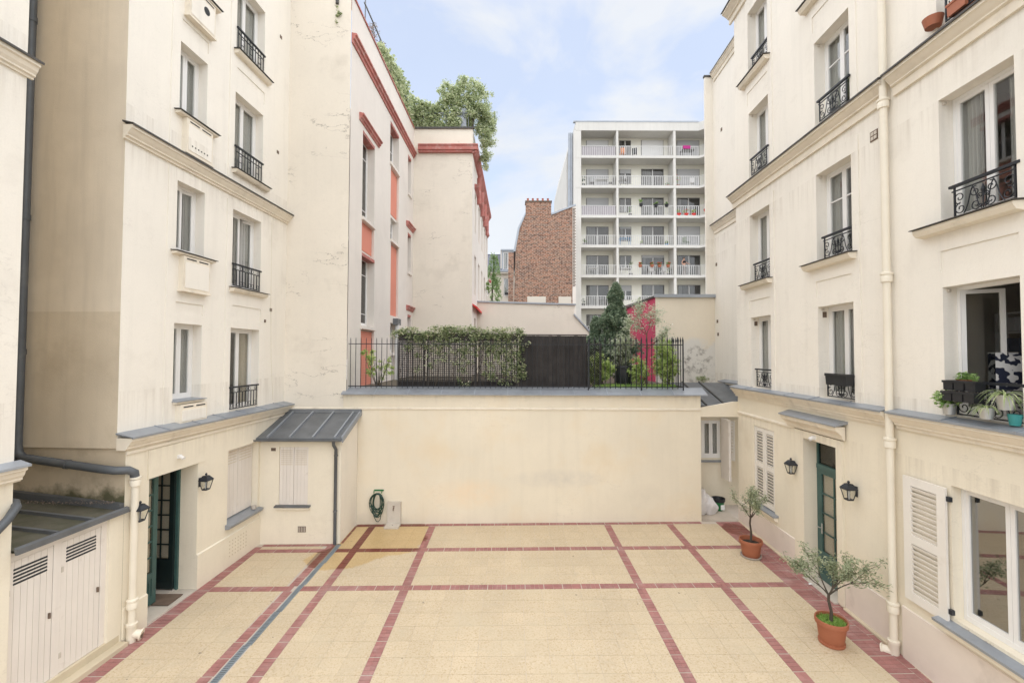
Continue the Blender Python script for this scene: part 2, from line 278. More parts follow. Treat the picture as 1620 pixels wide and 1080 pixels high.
glass_mat('glass_dark', (0.60, 0.61, 0.60), 0.06)
glass_mat('glass_reflecting', (0.55, 0.56, 0.55), 0.30)
glass_mat('glass_far', (0.75, 0.75, 0.74), 0.05, 0.7)
def leaf_mat(name, c1, c2, trans=0.3, scale=3.0, c3=None):
    m = bpy.data.materials.new(name); m.use_nodes = True; N, L = m.node_tree.nodes, m.node_tree.links
    for n in list(N): N.remove(n)
    o = N.new('ShaderNodeOutputMaterial'); d = N.new('ShaderNodeBsdfPrincipled'); d.inputs['Roughness'].default_value = 0.55; d.inputs['Specular IOR Level'].default_value = 0.3
    t = N.new('ShaderNodeBsdfTranslucent'); mx = N.new('ShaderNodeMixShader'); mx.inputs[0].default_value = trans
    geo = N.new('ShaderNodeNewGeometry'); rp = N.new('ShaderNodeValToRGB'); cr = rp.color_ramp
    cr.elements[0].color = (*c1, 1); cr.elements[1].color = (*c2, 1)
    if c3: e = cr.elements.new(0.86); e.color = (*c2, 1); cr.elements[2].color = (*c3, 1)
    L.new(geo.outputs['Random Per Island'], rp.inputs[0])
    L.new(rp.outputs[0], d.inputs['Base Color']); L.new(rp.outputs[0], t.inputs[0]); L.new(d.outputs[0], mx.inputs[1]); L.new(t.outputs[0], mx.inputs[2]); L.new(mx.outputs[0], o.inputs[0]); MATS[name] = m
leaf_mat('leaf_vine', (0.09, 0.15, 0.05), (0.56, 0.62, 0.36), 0.4, c3=(0.72, 0.64, 0.5))
leaf_mat('leaf_olive', (0.2, 0.25, 0.14), (0.48, 0.53, 0.35), 0.4, c3=(0.66, 0.7, 0.52))
leaf_mat('leaf_bright', (0.26, 0.4, 0.1), (0.72, 0.8, 0.36), 0.5)
leaf_mat('leaf_green', (0.14, 0.26, 0.07), (0.42, 0.58, 0.22), 0.45)
leaf_mat('leaf_dark', (0.1, 0.17, 0.11), (0.38, 0.46, 0.31), 0.35)
leaf_mat('leaf_variegated', (0.32, 0.39, 0.25), (0.68, 0.72, 0.56), 0.45, c3=(0.85, 0.83, 0.74))
leaf_mat('leaf_roof', (0.26, 0.33, 0.17), (0.70, 0.75, 0.48), 0.5, c3=(0.82, 0.84, 0.68))
leaf_mat('leaf_brown', (0.2, 0.16, 0.13), (0.42, 0.34, 0.29), 0.3)
leaf_mat('leaf_birch', (0.14, 0.24, 0.09), (0.38, 0.5, 0.22), 0.4)
leaf_mat('grass', (0.2, 0.38, 0.07), (0.48, 0.66, 0.2), 0.45)
leaf_mat('spider_leaf', (0.22, 0.32, 0.10), (0.48, 0.52, 0.30), 0.3)

# ------------------------------------------------------------------ mesh helpers
def link(name, me, parent=None):
    o = bpy.data.objects.new(name, me); C.objects.link(o)
    if parent is not None: o.parent = parent
    return o
def tag(o, label=None, cat=None, group=None, kind=None):
    if label: o['label'] = label
    if cat: o['category'] = cat
    if group: o['group'] = group
    if kind: o['kind'] = kind
    return o
def thing(name, label, cat, loc=(0, 0, 0), rz=0.0, group=None):
    o = bpy.data.objects.new(name, None); C.objects.link(o); o.location = loc; o.rotation_euler = (0, 0, rz); o.empty_display_size = 0.2
    return tag(o, label, cat, group)

class MB:
    """Collects faces of ONE piece. Coordinates are (u, o, z); sgn=-1 mirrors o so that 'outward' may be local -y."""
    def __init__(s): s.v, s.f = [], []
    def quad(s, a, b, c, d): i = len(s.v); s.v += [a, b, c, d]; s.f.append((i, i + 1, i + 2, i + 3)); return s
    def poly(s, pts): i = len(s.v); s.v += list(pts); s.f.append(tuple(range(i, i + len(pts)))); return s
    def box(s, x0, x1, y0, y1, z0, z1):
        i = len(s.v)
        s.v += [(x0, y0, z0), (x1, y0, z0), (x1, y1, z0), (x0, y1, z0), (x0, y0, z1), (x1, y0, z1), (x1, y1, z1), (x0, y1, z1)]
        s.f += [(i, i + 3, i + 2, i + 1), (i + 4, i + 5, i + 6, i + 7), (i, i + 1, i + 5, i + 4), (i + 1, i + 2, i + 6, i + 5), (i + 2, i + 3, i + 7, i + 6), (i + 3, i, i + 4, i + 7)]
        return s
    def ring(s, u0, u1, o0, o1, z0, z1, w, wb=None, wt=None):
        """a rectangular frame of bar width w"""
        wb = w if wb is None else wb; wt = w if wt is None else wt
        s.box(u0, u0 + w, o0, o1, z0, z1); s.box(u1 - w, u1, o0, o1, z0, z1)
        s.box(u0 + w, u1 - w, o0, o1, z0, z0 + wb); s.box(u0 + w, u1 - w, o0, o1, z1 - wt, z1); return s
    def extrude(s, prof, u0, u1, closed=True, cap=True):
        """profile of (o, z) points extruded along u"""
        n = len(prof); i = len(s.v)
        s.v += [(u0, o, z) for o, z in prof] + [(u1, o, z) for o, z in prof]
        for k in range(n if closed else n - 1):
            j = (k + 1) % n; s.f.append((i + k, i + j, i + n + j, i + n + k))
        if cap: s.f += [tuple(range(i + n - 1, i - 1, -1)), tuple(range(i + n, i + 2 * n))]
        return s
    def prism(s, poly, y0, y1):
        """polygon of (x, z) extruded along y"""
        n = len(poly); i = len(s.v)
        s.v += [(x, y0, z) for x, z in poly] + [(x, y1, z) for x, z in poly]
        for k in range(n):
            j = (k + 1) % n; s.f.append((i + k, i + j, i + n + j, i + n + k))
        s.f += [tuple(range(i + n - 1, i - 1, -1)), tuple(range(i + n, i + 2 * n))]; return s
    def tube(s, pts, r, n=6, cap=True):
        P = [Vector(p) for p in pts]; rr = r if isinstance(r, (list, tuple)) else [r] * len(P); i0 = len(s.v); prev = None
        for k, p in enumerate(P):
            t = (P[min(k + 1, len(P) - 1)] - P[max(k - 1, 0)]); t = t.normalized() if t.length > 1e-9 else Vector((0, 0, 1))
            if prev is None: a = t.cross(Vector((0, 0, 1))); a = a if a.length > 1e-3 else t.cross(Vector((1, 0, 0)))
            else: a = prev - t * prev.dot(t); a = a if a.length > 1e-6 else t.cross(Vector((1, 0, 0)))
            a.normalize(); prev = a; b = t.cross(a)
            for q in range(n):
                an = 2 * math.pi * q / n; w = p + (a * math.cos(an) + b * math.sin(an)) * rr[k]; s.v.append(tuple(w))
        for k in range(len(P) - 1):
            for q in range(n):
                a, b = i0 + k * n + q, i0 + k * n + (q + 1) % n; s.f.append((a, b, b + n, a + n))
        if cap: s.f += [tuple(i0 + q for q in range(n - 1, -1, -1)), tuple(i0 + (len(P) - 1) * n + q for q in range(n))]
        return s
    def lathe(s, prof, cx=0, cy=0, n=20, squash=1.0):
        """(r, z) profile turned about a vertical axis"""
        i0 = len(s.v)
        for r, z in prof:
            for q in range(n): a = 2 * math.pi * q / n; s.v.append((cx + r * math.cos(a), cy + r * math.sin(a) * squash, z))
        for k in range(len(prof) - 1):
            for q in range(n):
                a, b = i0 + k * n + q, i0 + k * n + (q + 1) % n; s.f.append((a, b, b + n, a + n))
        if prof[0][0] > 1e-4: s.f.append(tuple(i0 + q for q in range(n - 1, -1, -1)))
        if prof[-1][0] > 1e-4: s.f.append(tuple(i0 + (len(prof) - 1) * n + q for q in range(n)))
        return s
    def build(s, name, material, parent=None, sgn=1, origin=(0, 0, 0), smooth=False):
        ox, oy, oz = origin
        me = bpy.data.meshes.new(name)
        V = [(x - ox, sgn * y - oy, z - oz) for x, y, z in s.v]
        F = s.f if sgn == 1 else [tuple(reversed(f)) for f in s.f]
        me.from_pydata(V, [], F); me.materials.append(MATS[material])
        if smooth:
            me.shade_smooth()
            try: me.set_sharp_from_angle(angle=R(42))
            except Exception: pass
        return link(name, me, parent)

class Frame:
    """A facade: local x runs along it (u), 'o' is outward, z is up."""
    def __init__(s, name, label, cat, loc, ang=None, sgn=-1, group=None):
        rz = 0.0 if ang is None else R(90 - ang)
        s.root = thing(name, label, cat, loc, rz, group); s.sgn = sgn; s.shift = 0.0
    def sub(s, shift):
        q = Frame.__new__(Frame); q.root = s.root; q.sgn = s.sgn; q.shift = shift; return q
    def part(s, name, mb, material, parent=None, smooth=False, flat=False):
        return mb.build(name, material, parent or s.root, s.sgn, origin=(0, 0 if flat else -s.sgn * s.shift, 0), smooth=smooth)

def relief(u0, u1, z0, z1, rects, base=0.0):
    """A wall face as a relief. rects: (u0,u1,z0,z1,offset[,hole]); later ones win; steps between offsets get their own faces."""
    us = sorted({u0, u1, *[min(max(r[k], u0), u1) for r in rects for k in (0, 1)]}); zs = sorted({z0, z1, *[min(max(r[k], z0), z1) for r in rects for k in (2, 3)]})
    nu, nz = len(us) - 1, len(zs) - 1; off = [[base] * nz for _ in range(nu)]; hole = [[False] * nz for _ in range(nu)]
    for i in range(nu):
        for j in range(nz):
            u, z = (us[i] + us[i + 1]) / 2, (zs[j] + zs[j + 1]) / 2
            for r in rects:
                if r[0] < u < r[1] and r[2] < z < r[3]: off[i][j] = r[4]; hole[i][j] = len(r) > 5 and r[5]
    m = MB()
    for i in range(nu):
        for j in range(nz):
            a, b, c, d, o = us[i], us[i + 1], zs[j], zs[j + 1], off[i][j]
            if not hole[i][j]: m.quad((a, o, c), (b, o, c), (b, o, d), (a, o, d))
            if i + 1 < nu and abs(off[i + 1][j] - o) > 1e-6: p = off[i + 1][j]; m.quad((b, o, c), (b, p, c), (b, p, d), (b, o, d))
            if j + 1 < nz and abs(off[i][j + 1] - o) > 1e-6: p = off[i][j + 1]; m.quad((a, o, d), (b, o, d), (b, p, d), (a, p, d))
    return m

def spiral(cu, cz, r0, r1, a0, a1, n=16):
    """points (u, z) of a spiral from radius r0 at angle a0 (deg) to r1 at a1"""
    return [(cu + (r0 + (r1 - r0) * t) * math.cos(R(a0 + (a1 - a0) * t)), cz + (r0 + (r1 - r0) * t) * math.sin(R(a0 + (a1 - a0) * t))) for t in [k / n for k in range(n + 1)]]
def bez(p0, p1, p2, p3, n=10):
    return [tuple((1 - t) ** 3 * a + 3 * (1 - t) ** 2 * t * b + 3 * (1 - t) * t * t * c + t ** 3 * d for a, b, c, d in zip(p0, p1, p2, p3)) for t in [k / n for k in range(n + 1)]]

def curtain(fr, parent, u0, u1, z0, z1, o, material='curtain', waves=5, amp=0.025):
    m = MB(); n = max(6, waves * 6); pts = []
    for k in range(n + 1):
        t = k / n; pts.append((u0 + (u1 - u0) * t, o + amp * math.sin(t * waves * 2 * math.pi) + amp * 0.4 * math.sin(t * waves * 4.7 + 1)))
    for (a, oa), (b, ob) in zip(pts, pts[1:]): m.quad((a, oa, z0), (b, ob, z0), (b, ob, z1), (a, oa, z1))
    return fr.part('curtain', m, material, parent, smooth=True)

def sash(fr, parent, u0, u1, z0, z1, o, w=0.055, bars=(), glass='glass', hinge=None, angle=0.0, material='white_frame', name='casement'):
    """one glazed leaf: ring + horizontal bars + pane; may be turned about its hinge side"""
    hu = u0 if hinge != 'hi' else u1
    m = MB().ring(u0 - hu, u1 - hu, -0.045, 0.0, z0, z1, w, wb=w * 1.25)
    for b in bars: m.box(u0 - hu + w, u1 - hu - w, -0.035, -0.008, b - 0.012, b + 0.012)
    s = fr.part(name, m, material, parent, flat=True); s.location = (hu, fr.sgn * (o + fr.shift), 0); s.rotation_euler = (0, 0, angle * fr.sgn)
    p = MB().box(u0 - hu + w - 0.005, u1 - hu - w + 0.005, -0.026, -0.020, z0 + w, z1 - w + 0.005)
    g = fr.part('pane', p, glass, parent, flat=True); g.location = s.location; g.rotation_euler = s.rotation_euler
    return s

def window(fr, u0, u1, z0, z1, dep, curtains='sides', bars=(), open_=None, low=0.0, room='room_wall', glass='glass', cmat='curtain', low_panel=0.0, parent=None, single=False, label=None, room_e=0.35):
    """window in a hole: frame (the part), two casements with panes, curtains and the room behind as sub-parts"""
    m = MB().ring(u0 + 0.002, u1 - 0.002, -dep - 0.07, -dep, z0 + 0.002, z1 - 0.002, 0.05, wb=0.07)
    w = fr.part('window', m, 'white_frame', parent or fr.root)
    if label: w['label'] = label
    a, b, c, d = u0 + 0.05, u1 - 0.05, z0 + 0.07, z1 - 0.05; mid = (a + b) / 2; o = -dep - 0.008
    spans = [(a, b, None)] if single else [(a, mid - 0.002, None), (mid + 0.002, b, 'hi')]
    for k, (p, q, h) in enumerate(spans):
        ang = (open_ or {}).get(k, 0.0)
        sash(fr, w, p, q, c, d, o, bars=bars, hinge=h, angle=ang, glass=glass)
    D = dep + 0.075; E_ = dep + 2.3; e = room_e
    r = MB()
    x0, x1, y0, y1 = u0 - min(e, 0.35), u1 + e, z0 - 0.25, z1 + 0.3
    r.quad((x0, -E_, y0), (x1, -E_, y0), (x1, -E_, y1), (x0, -E_, y1)); r.quad((x0, -D, y0), (x0, -E_, y0), (x0, -E_, y1), (x0, -D, y1)); r.quad((x1, -D, y0), (x1, -D, y1), (x1, -E_, y1), (x1, -E_, y0))
    r.quad((x0, -D, y0), (x1, -D, y0), (x1, -E_, y0), (x0, -E_, y0)); r.quad((x0, -D, y1), (x0, -E_, y1), (x1, -E_, y1), (x1, -D, y1))
    for (p, q, s, t) in ((x0, u0 + 0.01, y0, y1), (u1 - 0.01, x1, y0, y1), (u0, u1, y0, z0 + 0.01), (u0, u1, z1 - 0.01, y1)): r.quad((p, -D, s), (q, -D, s), (q, -D, t), (p, -D, t))
    fr.part('room', r, room, w)
    W = u1 - u0
    oc = -dep - 0.105
    if curtains == 'sides':
        curtain(fr, w, u0 + 0.02, u0 + W * 0.34, z0, z1, oc, cmat); curtain(fr, w, u1 - W * 0.34, u1 - 0.02, z0, z1, oc, cmat)
    elif curtains == 'full': curtain(fr, w, u0 + 0.01, u1 - 0.01, z0, z1, oc, cmat, 9, 0.02)
    elif curtains == 'one': curtain(fr, w, u0 + W * 0.55, u1 - 0.02, z0, z1, oc, cmat, 4)
    elif curtains == 'blind':
        fr.part('blind', MB().box(u0 + 0.05, u1 - 0.05, oc, oc + 0.01, z0 + 0.1, z1), 'shutter_grey', w)
    return w

def sill(fr, u0, u1, z, out=0.13, h=0.10, metal='zinc'):
    m = MB().extrude([(0, z), (out - 0.02, z - 0.012), (out - 0.02, z - 0.05), (out - 0.06, z - h + 0.015), (0.025, z - h), (0, z - h)], u0 + 0.03, u1 - 0.03)
    s = fr.part('sill', m, 'cream_trim', smooth=False)
    fr.part('flashing', MB().extrude([(-0.27, z + 0.035), (out + 0.015, z + 0.006), (out + 0.015, z - 0.006), (-0.27, z + 0.02)], u0, u1), 'zinc_line' if metal == 'line' else metal, s)
    return s

def cornice(fr, u0, u1, ztop, out=0.2, h=0.26, drop=0.08, pieces=0, back=0.0, name='cornice', metal='zinc'):
    """moulded cornice with sheet-metal cover; the cover is split into sheets where seams can be seen"""
    zt = ztop - drop
    prof = [(back, zt - 0.004), (out - 0.03, zt - 0.004), (out - 0.03, zt - 0.06), (out - 0.06, zt - 0.075), (out * 0.55, zt - 0.13), (out * 0.38, zt - 0.17), (out * 0.38, zt - 0.195), (out * 0.2, zt - 0.21), (out * 0.2, zt - h), (back, zt - h)]
    c = fr.part(name, MB().extrude(prof, u0, u1), 'cream_trim')
    n = max(1, pieces); w = (u1 - u0) / n
    for k in range(n):
        a, b = u0 + k * w + (0.004 if k else -0.02), u0 + (k + 1) * w - (0.004 if k < n - 1 else -0.02)
        m = MB().extrude([(back - 0.0, ztop), (out, zt + 0.018), (out, zt - 0.014), (out - 0.012, zt - 0.014), (out - 0.012, zt + 0.004), (back, ztop - 0.03)], a, b)
        fr.part('zinc_sheet', m, metal, c)
        if n > 1 and k < n - 1: fr.part('seam', MB().extrude([(back, ztop + 0.012), (out + 0.004, zt + 0.03), (out + 0.004, zt - 0.01), (back, ztop - 0.01)], b - 0.008, b + 0.016), metal, c)
    return c

def rail_bars(fr, u0, u1, z0, z1, o, style='plain', material='iron_black'):
    """small iron railing with straight bars (left facade)"""
    m = MB(); m.box(u0, u1, o - 0.012, o + 0.012, z0, z0 + 0.022); h = z1 - z0
    m.box(u0, u1, o - 0.010, o + 0.010, z1 - 0.14, z1 - 0.122)
    n = 9
    for k in range(n + 1):
        u = u0 + 0.015 + (u1 - u0 - 0.03) * k / n; m.box(u - 0.0075, u + 0.0075, o - 0.0075, o + 0.0075, z0, z1 - 0.02 if k in (0, 3, 6, 9) or style == 'grid' else z1 - 0.13)
        if k < n and style == 'loop' and k % 3 != 1:
            uc = u + (u1 - u0 - 0.03) / n / 2; m.tube([(p, o, q) for p, q in spiral(uc, z1 - 0.075, 0.038, 0.038, 0, 360, 12)], 0.006, 4, False)
            m.tube([(p, o, q) for p, q in spiral(uc, z0 + 0.09, 0.04, 0.04, 0, 360, 12)], 0.006, 4, False)
        if k < n and style == 'grid' and k % 3 == 1:
            uc = u + (u1 - u0 - 0.03) / n / 2; d = (u1 - u0) / n / 2
            for zz in (z0 + h * 0.33, z0 + h * 0.62): m.box(uc - d, uc + d, o - 0.006, o + 0.006, zz, zz + 0.013)
    r = fr.part('railing', m, material)
    fr.part('handrail', MB().box(u0 - 0.02, u1 + 0.06, o - 0.022, o + 0.022, z1 - 0.02, z1 + 0.018), material, r)
    return r

def rail_scroll(fr, u0, u1, z0, z1, o, material='iron_black'):
    """ornate wrought-iron railing with scrolls (right facade)"""
    m = MB(); h = z1 - z0; W = u1 - u0; uc = (u0 + u1) / 2
    m.box(u0, u1, o - 0.010, o + 0.010, z0, z0 + 0.02); m.box(u0 - 0.03, u1 + 0.03, o - 0.008, o + 0.008, z1 - 0.085, z1 - 0.068)
    for u in (u0 + 0.01, u1 - 0.01): m.box(u - 0.010, u + 0.010, o - 0.010, o + 0.010, z0, z1 - 0.02)
    rr = fr.part('railing', m, material)
    zb, zt = z0 + 0.02, z1 - 0.085; H = zt - zb
    for sx in (-1, 1):
        g = MB(); U = lambda t: uc + sx * t * W
        def crv(p): g.tube([(uc + sx * a * W, o, zb + b * H) for a, b in p], 0.0075, 5)
        def spr(cu, cz, r0, r1, a0, a1): g.tube([(uc + sx * (cu * W) + sx * x, o, zb + cz * H + y) for x, y in spiral(0, 0, r0 * H, r1 * H, a0, a1, 18)], 0.0075, 5)
        spr(0.40, 0.70, 0.25, 0.05, -90, 380); spr(0.385, 0.25, 0.25, 0.05, 90, -380)                 # the '3' at the end
        crv(bez((0.17, 0.98), (0.24, 0.70), (0.22, 0.35), (0.33, 0.02)))                                   # leaning bar
        spr(0.13, 0.74, 0.22, 0.04, 100, -360); spr(0.12, 0.22, 0.20, 0.04, -120, 330)                # inner scrolls
        crv(bez((0.17, 0.98), (0.08, 0.62), (0.14, 0.42), (0.03, 0.02)))
        spr(0.045, 0.52, 0.12, 0.03, -60, 400); spr(0.05, 0.14, 0.10, 0.03, 60, -320)
        fr.part('scroll', g, material, rr)
    fr.part('spear', MB().tube([(uc, o, zb), (uc, o, zb + H * 0.55), (uc, o, zb + H * 0.72), (uc, o, zb + H * 0.96)], [0.008, 0.010, 0.026, 0.003], 6), material, rr)
    fr.part('handrail', MB().box(u0 - 0.06, u1 + 0.06, o - 0.024, o + 0.024, z1 - 0.022, z1 + 0.016), material, rr)
    return rr

_slat = {}
def louvre(fr, u0, u1, z0, z1, o, groups, th=0.035, material='shutter_white', parent=None, stile=0.07, name='shutter', rail=0.10, pitch=0.075):
    """louvred shutter: frame (part) and every slat (sub-part); groups = number of louvred fields above each other"""
    H = z1 - z0; m = MB(); m.box(u0, u0 + stile, o, o + th, z0, z1); m.box(u1 - stile, u1, o, o + th, z0, z1)
    fh = (H - rail * (groups + 1)) / groups
    for k in range(groups + 1): m.box(u0 + stile, u1 - stile, o, o + th, z0 + k * (fh + rail), z0 + k * (fh + rail) + rail)
    s = fr.part(name, m, material, parent); L = u1 - u0 - 2 * stile
    key = (round(L, 3), fr.sgn, material)
    if key not in _slat:
        q = MB().extrude([(-0.001, -0.030), (0.006, -0.034), (0.030, 0.020), (0.024, 0.024)], -L / 2, L / 2)
        me = bpy.data.meshes.new('slat'); me.from_pydata([(x, fr.sgn * y, z) for x, y, z in q.v], [], q.f); me.materials.append(MATS[material]); _slat[key] = me
    for k in range(groups):
        b = z0 + k * (fh + rail) + rail; n = max(2, int(round(fh / pitch)))
        for i in range(n):
            e = link('slat', _slat[key], s); e.location = ((u0 + u1) / 2, fr.sgn * (o + 0.004 + fr.shift), b + fh * (i + 0.5) / n)
    return s

def plank_shutter(fr, u0, u1, z0, z1, o, n=4, slots=8, material='shutter_cream', slot_mat='drain_dark', th=0.03, slot_h=0.55, parent=None, name='shutter'):
    """boarded shutter leaf with a short field of slots at its top: each board and slot is a sub-part"""
    s = fr.part(name, MB().box(u0, u1, o, o + th - 0.006, z0, z1), material, parent)
    w = (u1 - u0) / n
    for k in range(n): fr.part('board', MB().box(u0 + k * w + 0.003, u0 + (k + 1) * w - 0.003, o + th - 0.006, o + th, z0 + 0.004, z1 - 0.004), material, s)
    for k in range(slots):
        z = z1 - 0.09 - (slot_h * k / slots); fr.part('slot', MB().box(u0 + w * 0.35, u1 - w * 0.35, o + th, o + th + 0.003, z - 0.007, z + 0.007), slot_mat, s)
    return s

# ------------------------------------------------------------------ foliage helpers
def leaf_mesh(name, P, size, material, parent=None, origin=(0, 0, 0), aspect=0.5, jitter=0.35, up=0.35, drop=0.0, kind=None, flat=0.45):
    """many leaf-sized folded quads at the points P"""
    P = np.asarray(P, float) - np.asarray(origin, float); n = len(P)
    d = rng.normal(size=(n, 3)); d[:, 2] = d[:, 2] * (flat if up < 0.8 else 0.7) + (up * 0.4 if up < 0.8 else up) - drop; d /= np.linalg.norm(d, axis=1)[:, None]
    a = rng.normal(size=(n, 3)); a[:, 2] *= flat; a -= d * np.sum(a * d, 1)[:, None]; a /= np.linalg.norm(a, axis=1)[:, None]; nrm = np.cross(d, a)
    sz = size * (1 + jitter * rng.uniform(-1, 1, n))[:, None]
    v = np.empty((n, 4, 3)); v[:, 0] = P - d * sz * 0.5; v[:, 2] = P + d * sz * 0.5 - nrm * sz * 0.08; v[:, 1] = P + a * sz * aspect * 0.5 + nrm * sz * 0.08; v[:, 3] = P - a * sz * aspect * 0.5 + nrm * sz * 0.08
    me = bpy.data.meshes.new(name); me.vertices.add(n * 4); me.vertices.foreach_set('co', v.ravel())
    me.loops.add(n * 4); me.loops.foreach_set('vertex_index', np.arange(n * 4, dtype=np.int32)); me.polygons.add(n)
    me.polygons.foreach_set('loop_start', np.arange(0, n * 4, 4, dtype=np.int32)); me.polygons.foreach_set('loop_total', np.full(n, 4, np.int32))
    me.update(); me.validate(); me.materials.append(MATS[material])
    o = link(name, me, parent)
    if kind: o['kind'] = kind
    return o
def blob(c, r, n, shell=0.55):
    """n points in an ellipsoid, denser towards its skin"""
    d = rng.normal(size=(n, 3)); d /= np.linalg.norm(d, axis=1)[:, None]; t = rng.uniform(0, 1, n) ** shell
    return np.asarray(c) + d * t[:, None] * np.asarray(r)
def clumps(c, r, k, n, cr=0.3, shell=0.8):
    """k leaf clumps scattered through an ellipsoid, n leaves each"""
    cs = blob(c, r, k, 0.6); return np.concatenate([blob(q, np.asarray((cr, cr, cr)) * rng.uniform(0.6, 1.25), max(3, int(n * rng.uniform(0.6, 1.3))), shell) for q in cs])

# ------------------------------------------------------------------ setting: ground and courtyard floor
GX, GY = 0.012, 0.02
gz = lambda x, y: GX * x + GY * y
g = MB().quad((-900, -900, -0.6), (900, -900, -0.6), (900, 900, -0.6), (-900, 900, -0.6)).build('ground', 'ground_grey'); tag(g, kind='structure')
floor = MB().quad((-9.5, -2, 0), (9, -2, 0), (9, 14.6, 0), (-9.5, 14.6, 0)).build('courtyard_floor', 'mortar')
floor.rotation_euler = (math.atan(GY), -math.atan(GX), 0); tag(floor, kind='structure')

def unit_mesh(name, boxes, material, th=0.004):
    m = MB()
    for x0, x1, y0, y1 in boxes:
        i = len(m.v); m.v += [(x0, y0, 0), (x1, y0, 0), (x1, y1, 0), (x0, y1, 0), (x0, y0, th), (x1, y0, th), (x1, y1, th), (x0, y1, th)]
        m.f += [(i + 4, i + 5, i + 6, i + 7), (i, i + 1, i + 5, i + 4), (i + 1, i + 2, i + 6, i + 5), (i + 2, i + 3, i + 7, i + 6), (i + 3, i, i + 4, i + 7)]
    me = bpy.data.meshes.new(name); me.from_pydata(m.v, [], m.f); me.materials.append(MATS[material]); return me
TILE = unit_mesh('tile', [(-0.5, 0.5, -0.5, 0.5)], 'tile_yellow')
# red pavers: a block of small bricks, as laid (1 unit = the block)
def paver_mesh(nx, ny, seed):
    r = random.Random(seed); bx = []
    for i in range(nx):
        for j in range(ny):
            g_ = 0.012; bx.append((-0.5 + i / nx + g_ / 2, -0.5 + (i + 1) / nx - g_ / 2, -0.5 + j / ny + g_, -0.5 + (j + 1) / ny - g_))
    return unit_mesh('red_paver', bx, 'paver_red', 0.006)
PAV = {'long': [paver_mesh(2, 4, 1), paver_mesh(2, 2, 2), paver_mesh(1, 4, 3)], 'trans': [paver_mesh(4, 2, 4), paver_mesh(2, 2, 5), paver_mesh(4, 1, 6)], 'bord': [paver_mesh(2, 4, 7), paver_mesh(3, 4, 8), paver_mesh(2, 3, 9)]}
SW = 0.19                                            # width of the red strips
LX = [-6.79, -4.78, -4.0, -2.27, 2.76, 4.55]         # middle of long strips (the first is the border along the left wall)
tiles, pavers = [], []
def field(x0, x1, y0, y1):
    nx, ny = max(1, round((x1 - x0) / 0.4)), max(1, round((y1 - y0) / 0.4)); w, h = (x1 - x0) / nx, (y1 - y0) / ny
    for i in range(nx):
        for j in range(ny): tiles.append((x0 + (i + 0.5) * w, y0 + (j + 0.5) * h, w - 0.004, h - 0.004))
def run_y(x0, x1, y0, y1, kind='long'):
    n = max(1, round((y1 - y0) / 0.4)); h = (y1 - y0) / n
    for j in range(n): pavers.append(((x0 + x1) / 2, y0 + (j + 0.5) * h, x1 - x0 - 0.004, h - 0.014, kind))
def run_x(x0, x1, y0, y1, kind='trans'):
    n = max(1, round((x1 - x0) / 0.4)); w = (x1 - x0) / n
    for i in range(n): pavers.append((x0 + (i + 0.5) * w, (y0 + y1) / 2, w - 0.014, y1 - y0 - 0.004, kind))
YB = [(4.3, 9.55), (9.74, 11.31), (11.50, 12.86)]    # bands of yellow tiles between the cross strips
cols = [(-6.46, -4.875), (-4.52, -4.095), (-3.905, -2.365), (-2.175, 2.665), (2.855, 4.455), (4.645, 5.93)]
for bi, (y0, y1) in enumerate(YB):
    for ci, (x0, x1) in enumerate(cols):
        if bi == 2 and ci == 0: field(x0, x1, 11.50, 11.64); continue
        field(x0, x1, y0, y1)
    for ci, xc in enumerate((-4.78, -4.0, -2.27, 2.76, 4.55)):
        if ci == 0:
            a0, a1 = (11.31, 11.66) if bi == 2 else (y0, y1); n = round((a1 - a0) / 0.4) or 1
            for j in range(n): ym = a0 + (j + 0.5) * (a1 - a0) / n; pavers.append((-4.795 + (ym - 7.05) * 0.024, ym, SW - 0.004, (a1 - a0) / n - 0.014, 'long'))
            continue
        run_y(xc - SW / 2, xc + SW / 2, y0, y1)
for y0, y1 in ((9.55, 9.74), (11.31, 11.50)):
    for a, b in ((-6.46, -4.69), (-4.52, 5.93)): run_x(a, b, y0, y1)
run_x(-6.5, -4.60, 11.66, 11.78); run_x(-4.48, 5.5, 12.88, 13.03); run_y(-4.50, -4.43, 11.8, 12.86)
run_y(-6.86, -6.46, 4.3, 11.64, 'bord'); run_y(5.93, 6.32, 4.3, 13.0, 'bord'); run_y(6.325, 6.64, 8.0, 13.0, 'bord'); run_y(6.325, 6.52, 4.3, 8.0, 'bord')
inview = lambda x, y: y > 6.3 and abs(x) < y * 1.18 + 0.4
def rank(t): return (0 if inview(t[0], t[1]) else 1, t[1])
def lay(lst, pick, name):
    lst.sort(key=rank); rest = MB()
    for k, t in enumerate(lst):
        x, y, w, h = t[:4]
        if k < 300 and inview(x, y):
            o = link(name, pick(t), floor); o.location = (x, y, 0.0); o.scale = (w, h, 1); o.rotation_euler = (random.uniform(-1, 1) * 0.002, random.uniform(-1, 1) * 0.002, 0)
        else:
            rest.box(x - w / 2, x + w / 2, y - h / 2, y + h / 2, -0.004, 0.004)
    return rest
r1 = lay(tiles, lambda t: TILE, 'tile'); r2 = lay(pavers, lambda t: random.choice(PAV[t[4]]), 'red_paver')
if r1.v: r1.build('remaining_tiles', 'tile_yellow', floor)['kind'] = 'stuff'
if r2.v: r2.build('remaining_pavers', 'paver_red', floor)['kind'] = 'stuff'
